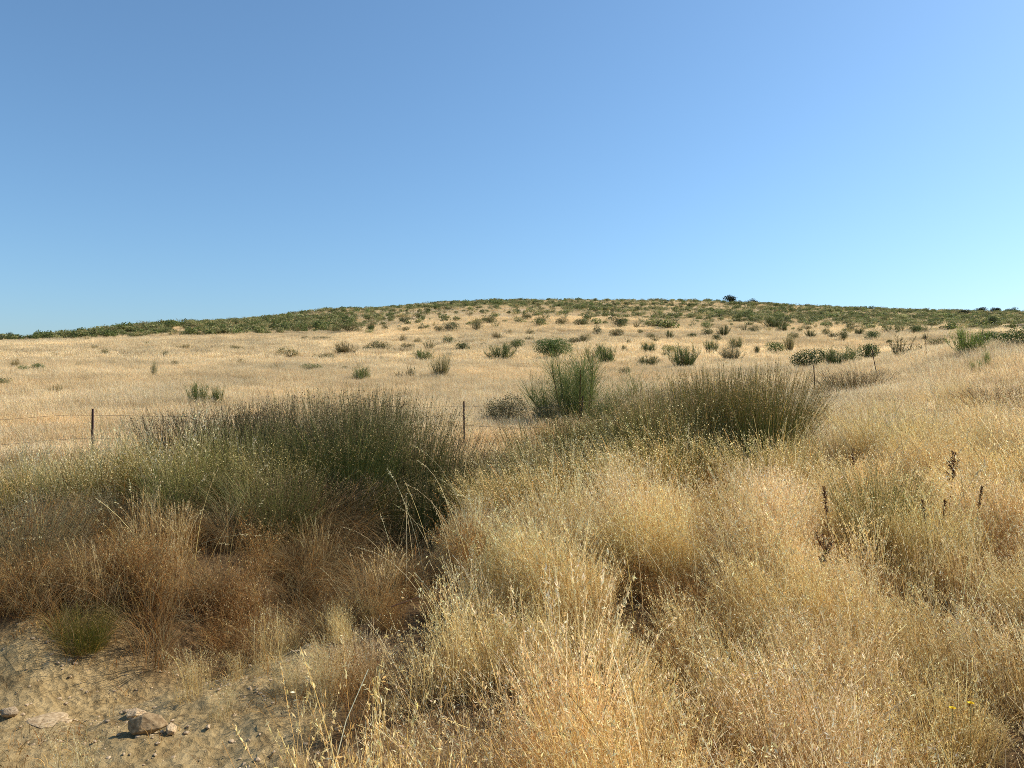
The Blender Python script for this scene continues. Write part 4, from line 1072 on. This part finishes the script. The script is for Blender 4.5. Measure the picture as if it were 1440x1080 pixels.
# ------------------------------------------------------------------ dock stalks, flowers, twig
def dock_meshes(h=0.8, dense_head=True):
    S, H = Geo(), Geo()
    p = curve_pts(np.zeros((1, 3)), np.array([h]), np.array([rng.random() * 6.28]), np.array([0.03]), np.array([0.14]), 8)
    tubes(S, p, np.array([0.007]), pick([(.10, .055, .03)], 1), pick([(.10, .05, .03)], 1), 0.4, 5)
    br = [p]
    if not dense_head:
        m = 6; s = 0.5 + 0.4 * rng.random(m)
        q = curve_pts(along(p, np.zeros(m, int), s), 0.08 + 0.1 * rng.random(m), rng.random(m) * 6.28, 0.35 + 0.3 * rng.random(m), -0.2 * np.ones(m), 8)
        tubes(S, q, 0.004 * np.ones(m), pick([(.10, .055, .03)], m), pick([(.10, .05, .03)], m), 0.4, 4); br.append(q)
    for p_ in br:
        nn = p_.shape[0]; k = nn * (260 if dense_head else 70)
        i = rng.integers(0, nn, k)
        s = (0.74 + 0.26 * rng.random(k)) if p_ is p else 0.3 + 0.7 * rng.random(k)
        if not dense_head: s = np.round(s * 9) / 9 + 0.02 * rng.normal(size=k)
        leaves(H, along(p_, i, np.clip(s, 0, 0.999)) + rng.normal(size=(k, 3)) * np.array([.007, .007, .006]), 0.009 + 0.006 * rng.random(k), pick([(.13, .058, .028), (.17, .08, .035), (.09, .04, .02)], k, .2), 1.4)
    return S.mesh("dock stem", M_weed), H.mesh("dock seed head", M_weed)
DK = {True: dock_meshes(0.8, True), False: dock_meshes(0.8, False)}
def dock(px, ytop, Y, label, dn=True, thin=1.0):
    X = (px - 720) / FPX * Y; z = h1(X, Y); top = EYE + (540 - ytop) / FPX * Y
    t = empty("dock_stalk", (X, Y, z), random.uniform(0, 6.28)); H = (top - z) / 0.79
    link("stem", DK[dn][0], t); link("seed_head", DK[dn][1], t); t.scale = (thin, thin, H)
    return tag(t, label, "weed", "dark dried dock stalks in the right-hand grass")
dock(1168, 684, 5.3, "dark brown candle-shaped dock stalk left of the isolated pale green tuft", True, 0.85)
dock(1308, 703, 5.2, "short dark dock stalk, left of a close pair, right of the pale green tuft", True, 0.65)
dock(1322, 702, 5.25, "short dark dock stalk, right of a close pair, right of the pale green tuft", True, 0.65)
dock(1333, 638, 6.0, "tallest branching brown dock stalk on the right slope", False, 1.0)
dock(1369, 684, 5.4, "dark dock stalk with a slim head right of the tallest branching one", True, 0.7)
dock(1167, 756, 4.5, "brown branching dock stalk in front of the candle-shaped one", False, 0.75)
dock(1198, 632, 7.2, "faint thin dock stalk beside the right-hand rushes", False, 0.6)

def flower(px, py, Y, label):
    X = (px - 720) / FPX * Y; z = h1(X, Y); top = EYE + (540 - py) / FPX * Y - z
    t = empty("yellow_flower", (X, Y, z), 0)
    S, P, C = Geo(), Geo(), Geo()
    p = curve_pts(np.zeros((1, 3)), np.array([top]), np.array([1.0]), np.array([0.0]), np.array([0.05]), 5)
    tubes(S, p, np.array([0.003]), pick([(.16, .20, .07)], 1), pick([(.16, .20, .07)], 1), 0.3, 4)
    e = p[0, -1]
    for k in range(12):
        a = k / 12 * 6.28; d = np.array([math.cos(a), math.sin(a), 0.35]); sd = np.array([-math.sin(a), math.cos(a), 0]) * 0.0028
        P.add(np.stack([e - sd * .5, e + sd * .5, e + d * .008 + sd, e + d * .008 - sd, e + d * .013 + sd * .6, e + d * .013 - sd * .6]), np.array([[0, 1, 2, 3], [3, 2, 4, 5]]), np.tile([.85, .62, .02], (6, 1)))
    leaves(C, e + rng.normal(size=(40, 3)) * np.array([.003, .003, .0015]) + np.array([0, 0, .003]), 0.004, pick([(.75, .48, .02)], 40), 1.5)
    for nm, g in (("stem", S), ("petals", P), ("flower_centre", C)): link(nm, g.mesh(nm, M_weed), t)
    return tag(t, label, "flower")
flower(1338, 997, 3.0, "left of two small yellow flowers in the grass at lower right")
flower(1364, 990, 3.05, "right of two small yellow flowers in the grass at lower right")
G = Geo()
tp = np.array([[(-.160 * 4.6 + .03), 4.5, .40], [-.42, 4.75, .44], [-.28, 4.9, .49], [(-.03) * 5.1, 5.05, .56]])
tw = tp - tp[0]
tubes(G, tw[None], np.array([0.009]), pick([(.11, .06, .035)], 1), pick([(.13, .075, .04)], 1), 0.5, 5, True)
tubes(G, np.array([[tw[2], tw[2] + [.02, .03, .05], tw[2] + [.03, .05, .12]]]), np.array([.005]), pick([(.12, .07, .04)], 1), pick([(.12, .07, .04)], 1), 0.5, 4)
tag(link("dry_twig", G.mesh("dry twig", M_weed), None, tuple(tp[0])), "thin dark forked twig lying across the golden grass in the middle", "twig")

# ------------------------------------------------------------------ rocks
def rock(name, seed, px, py, w, d, h, label, tint, rz, ang=True, sink=0.25, Y=None, tilt=(0, 0)):
    if Y is None: X, Y, z = at_px(px, py, 0, 2.5, 10)
    else: X = (px - 720) / FPX * Y; z = h1(X, Y)
    o = link(name, stone_mesh("stone", seed, 3, 1.0, 0.35, None, ang), None, (X, Y, z + h * (0.5 - sink)))
    o.scale = (w, d, h); o.rotation_euler = (tilt[0], tilt[1], rz); o.color = (*tint, 1)
    return tag(o, label, "rock", "stones on the bare earth" if Y < 10 else None)
rock("rock", 3, 208, 1030, .19, .15, .13, "largest angular stone with a dark shaded face on the bare earth", (.72, .64, .52), 0.4, tilt=(.15, .1))
rock("rock", 5, 194, 1005, .13, .12, .06, "pale flat stone just behind the largest angular stone", (1.3, 1.2, 1.05), 1.1)
rock("rock", 8, 240, 1030, .12, .07, .05, "pale low stone at the right foot of the largest angular stone", (1.25, 1.15, 1.0), 2.0)
rock("rock", 9, 70, 1012, .26, .20, .035, "wide pale weathered slab in the bare earth near the left edge", (1.2, 1.12, .98), 0.2, False, 0.45)
rock("rock", 12, 14, 1004, .10, .09, .06, "grey lumpy stone at the left edge of the bare earth", (.85, .82, .78), 0.9, False, 0.35)
rock("rock_ledge", 15, 1392, 466, 5.5, 3.0, 1.3, "dark overhanging rock ledge among the scrub on the right of the hill", (.55, .5, .48), 0.1, True, 0.3, 150)
rock("rock_ledge", 16, 1436, 470, 5.0, 3.0, 1.1, "dark rock ledge at the right edge beside the overhanging one", (.6, .55, .5), 0.3, True, 0.35, 145)
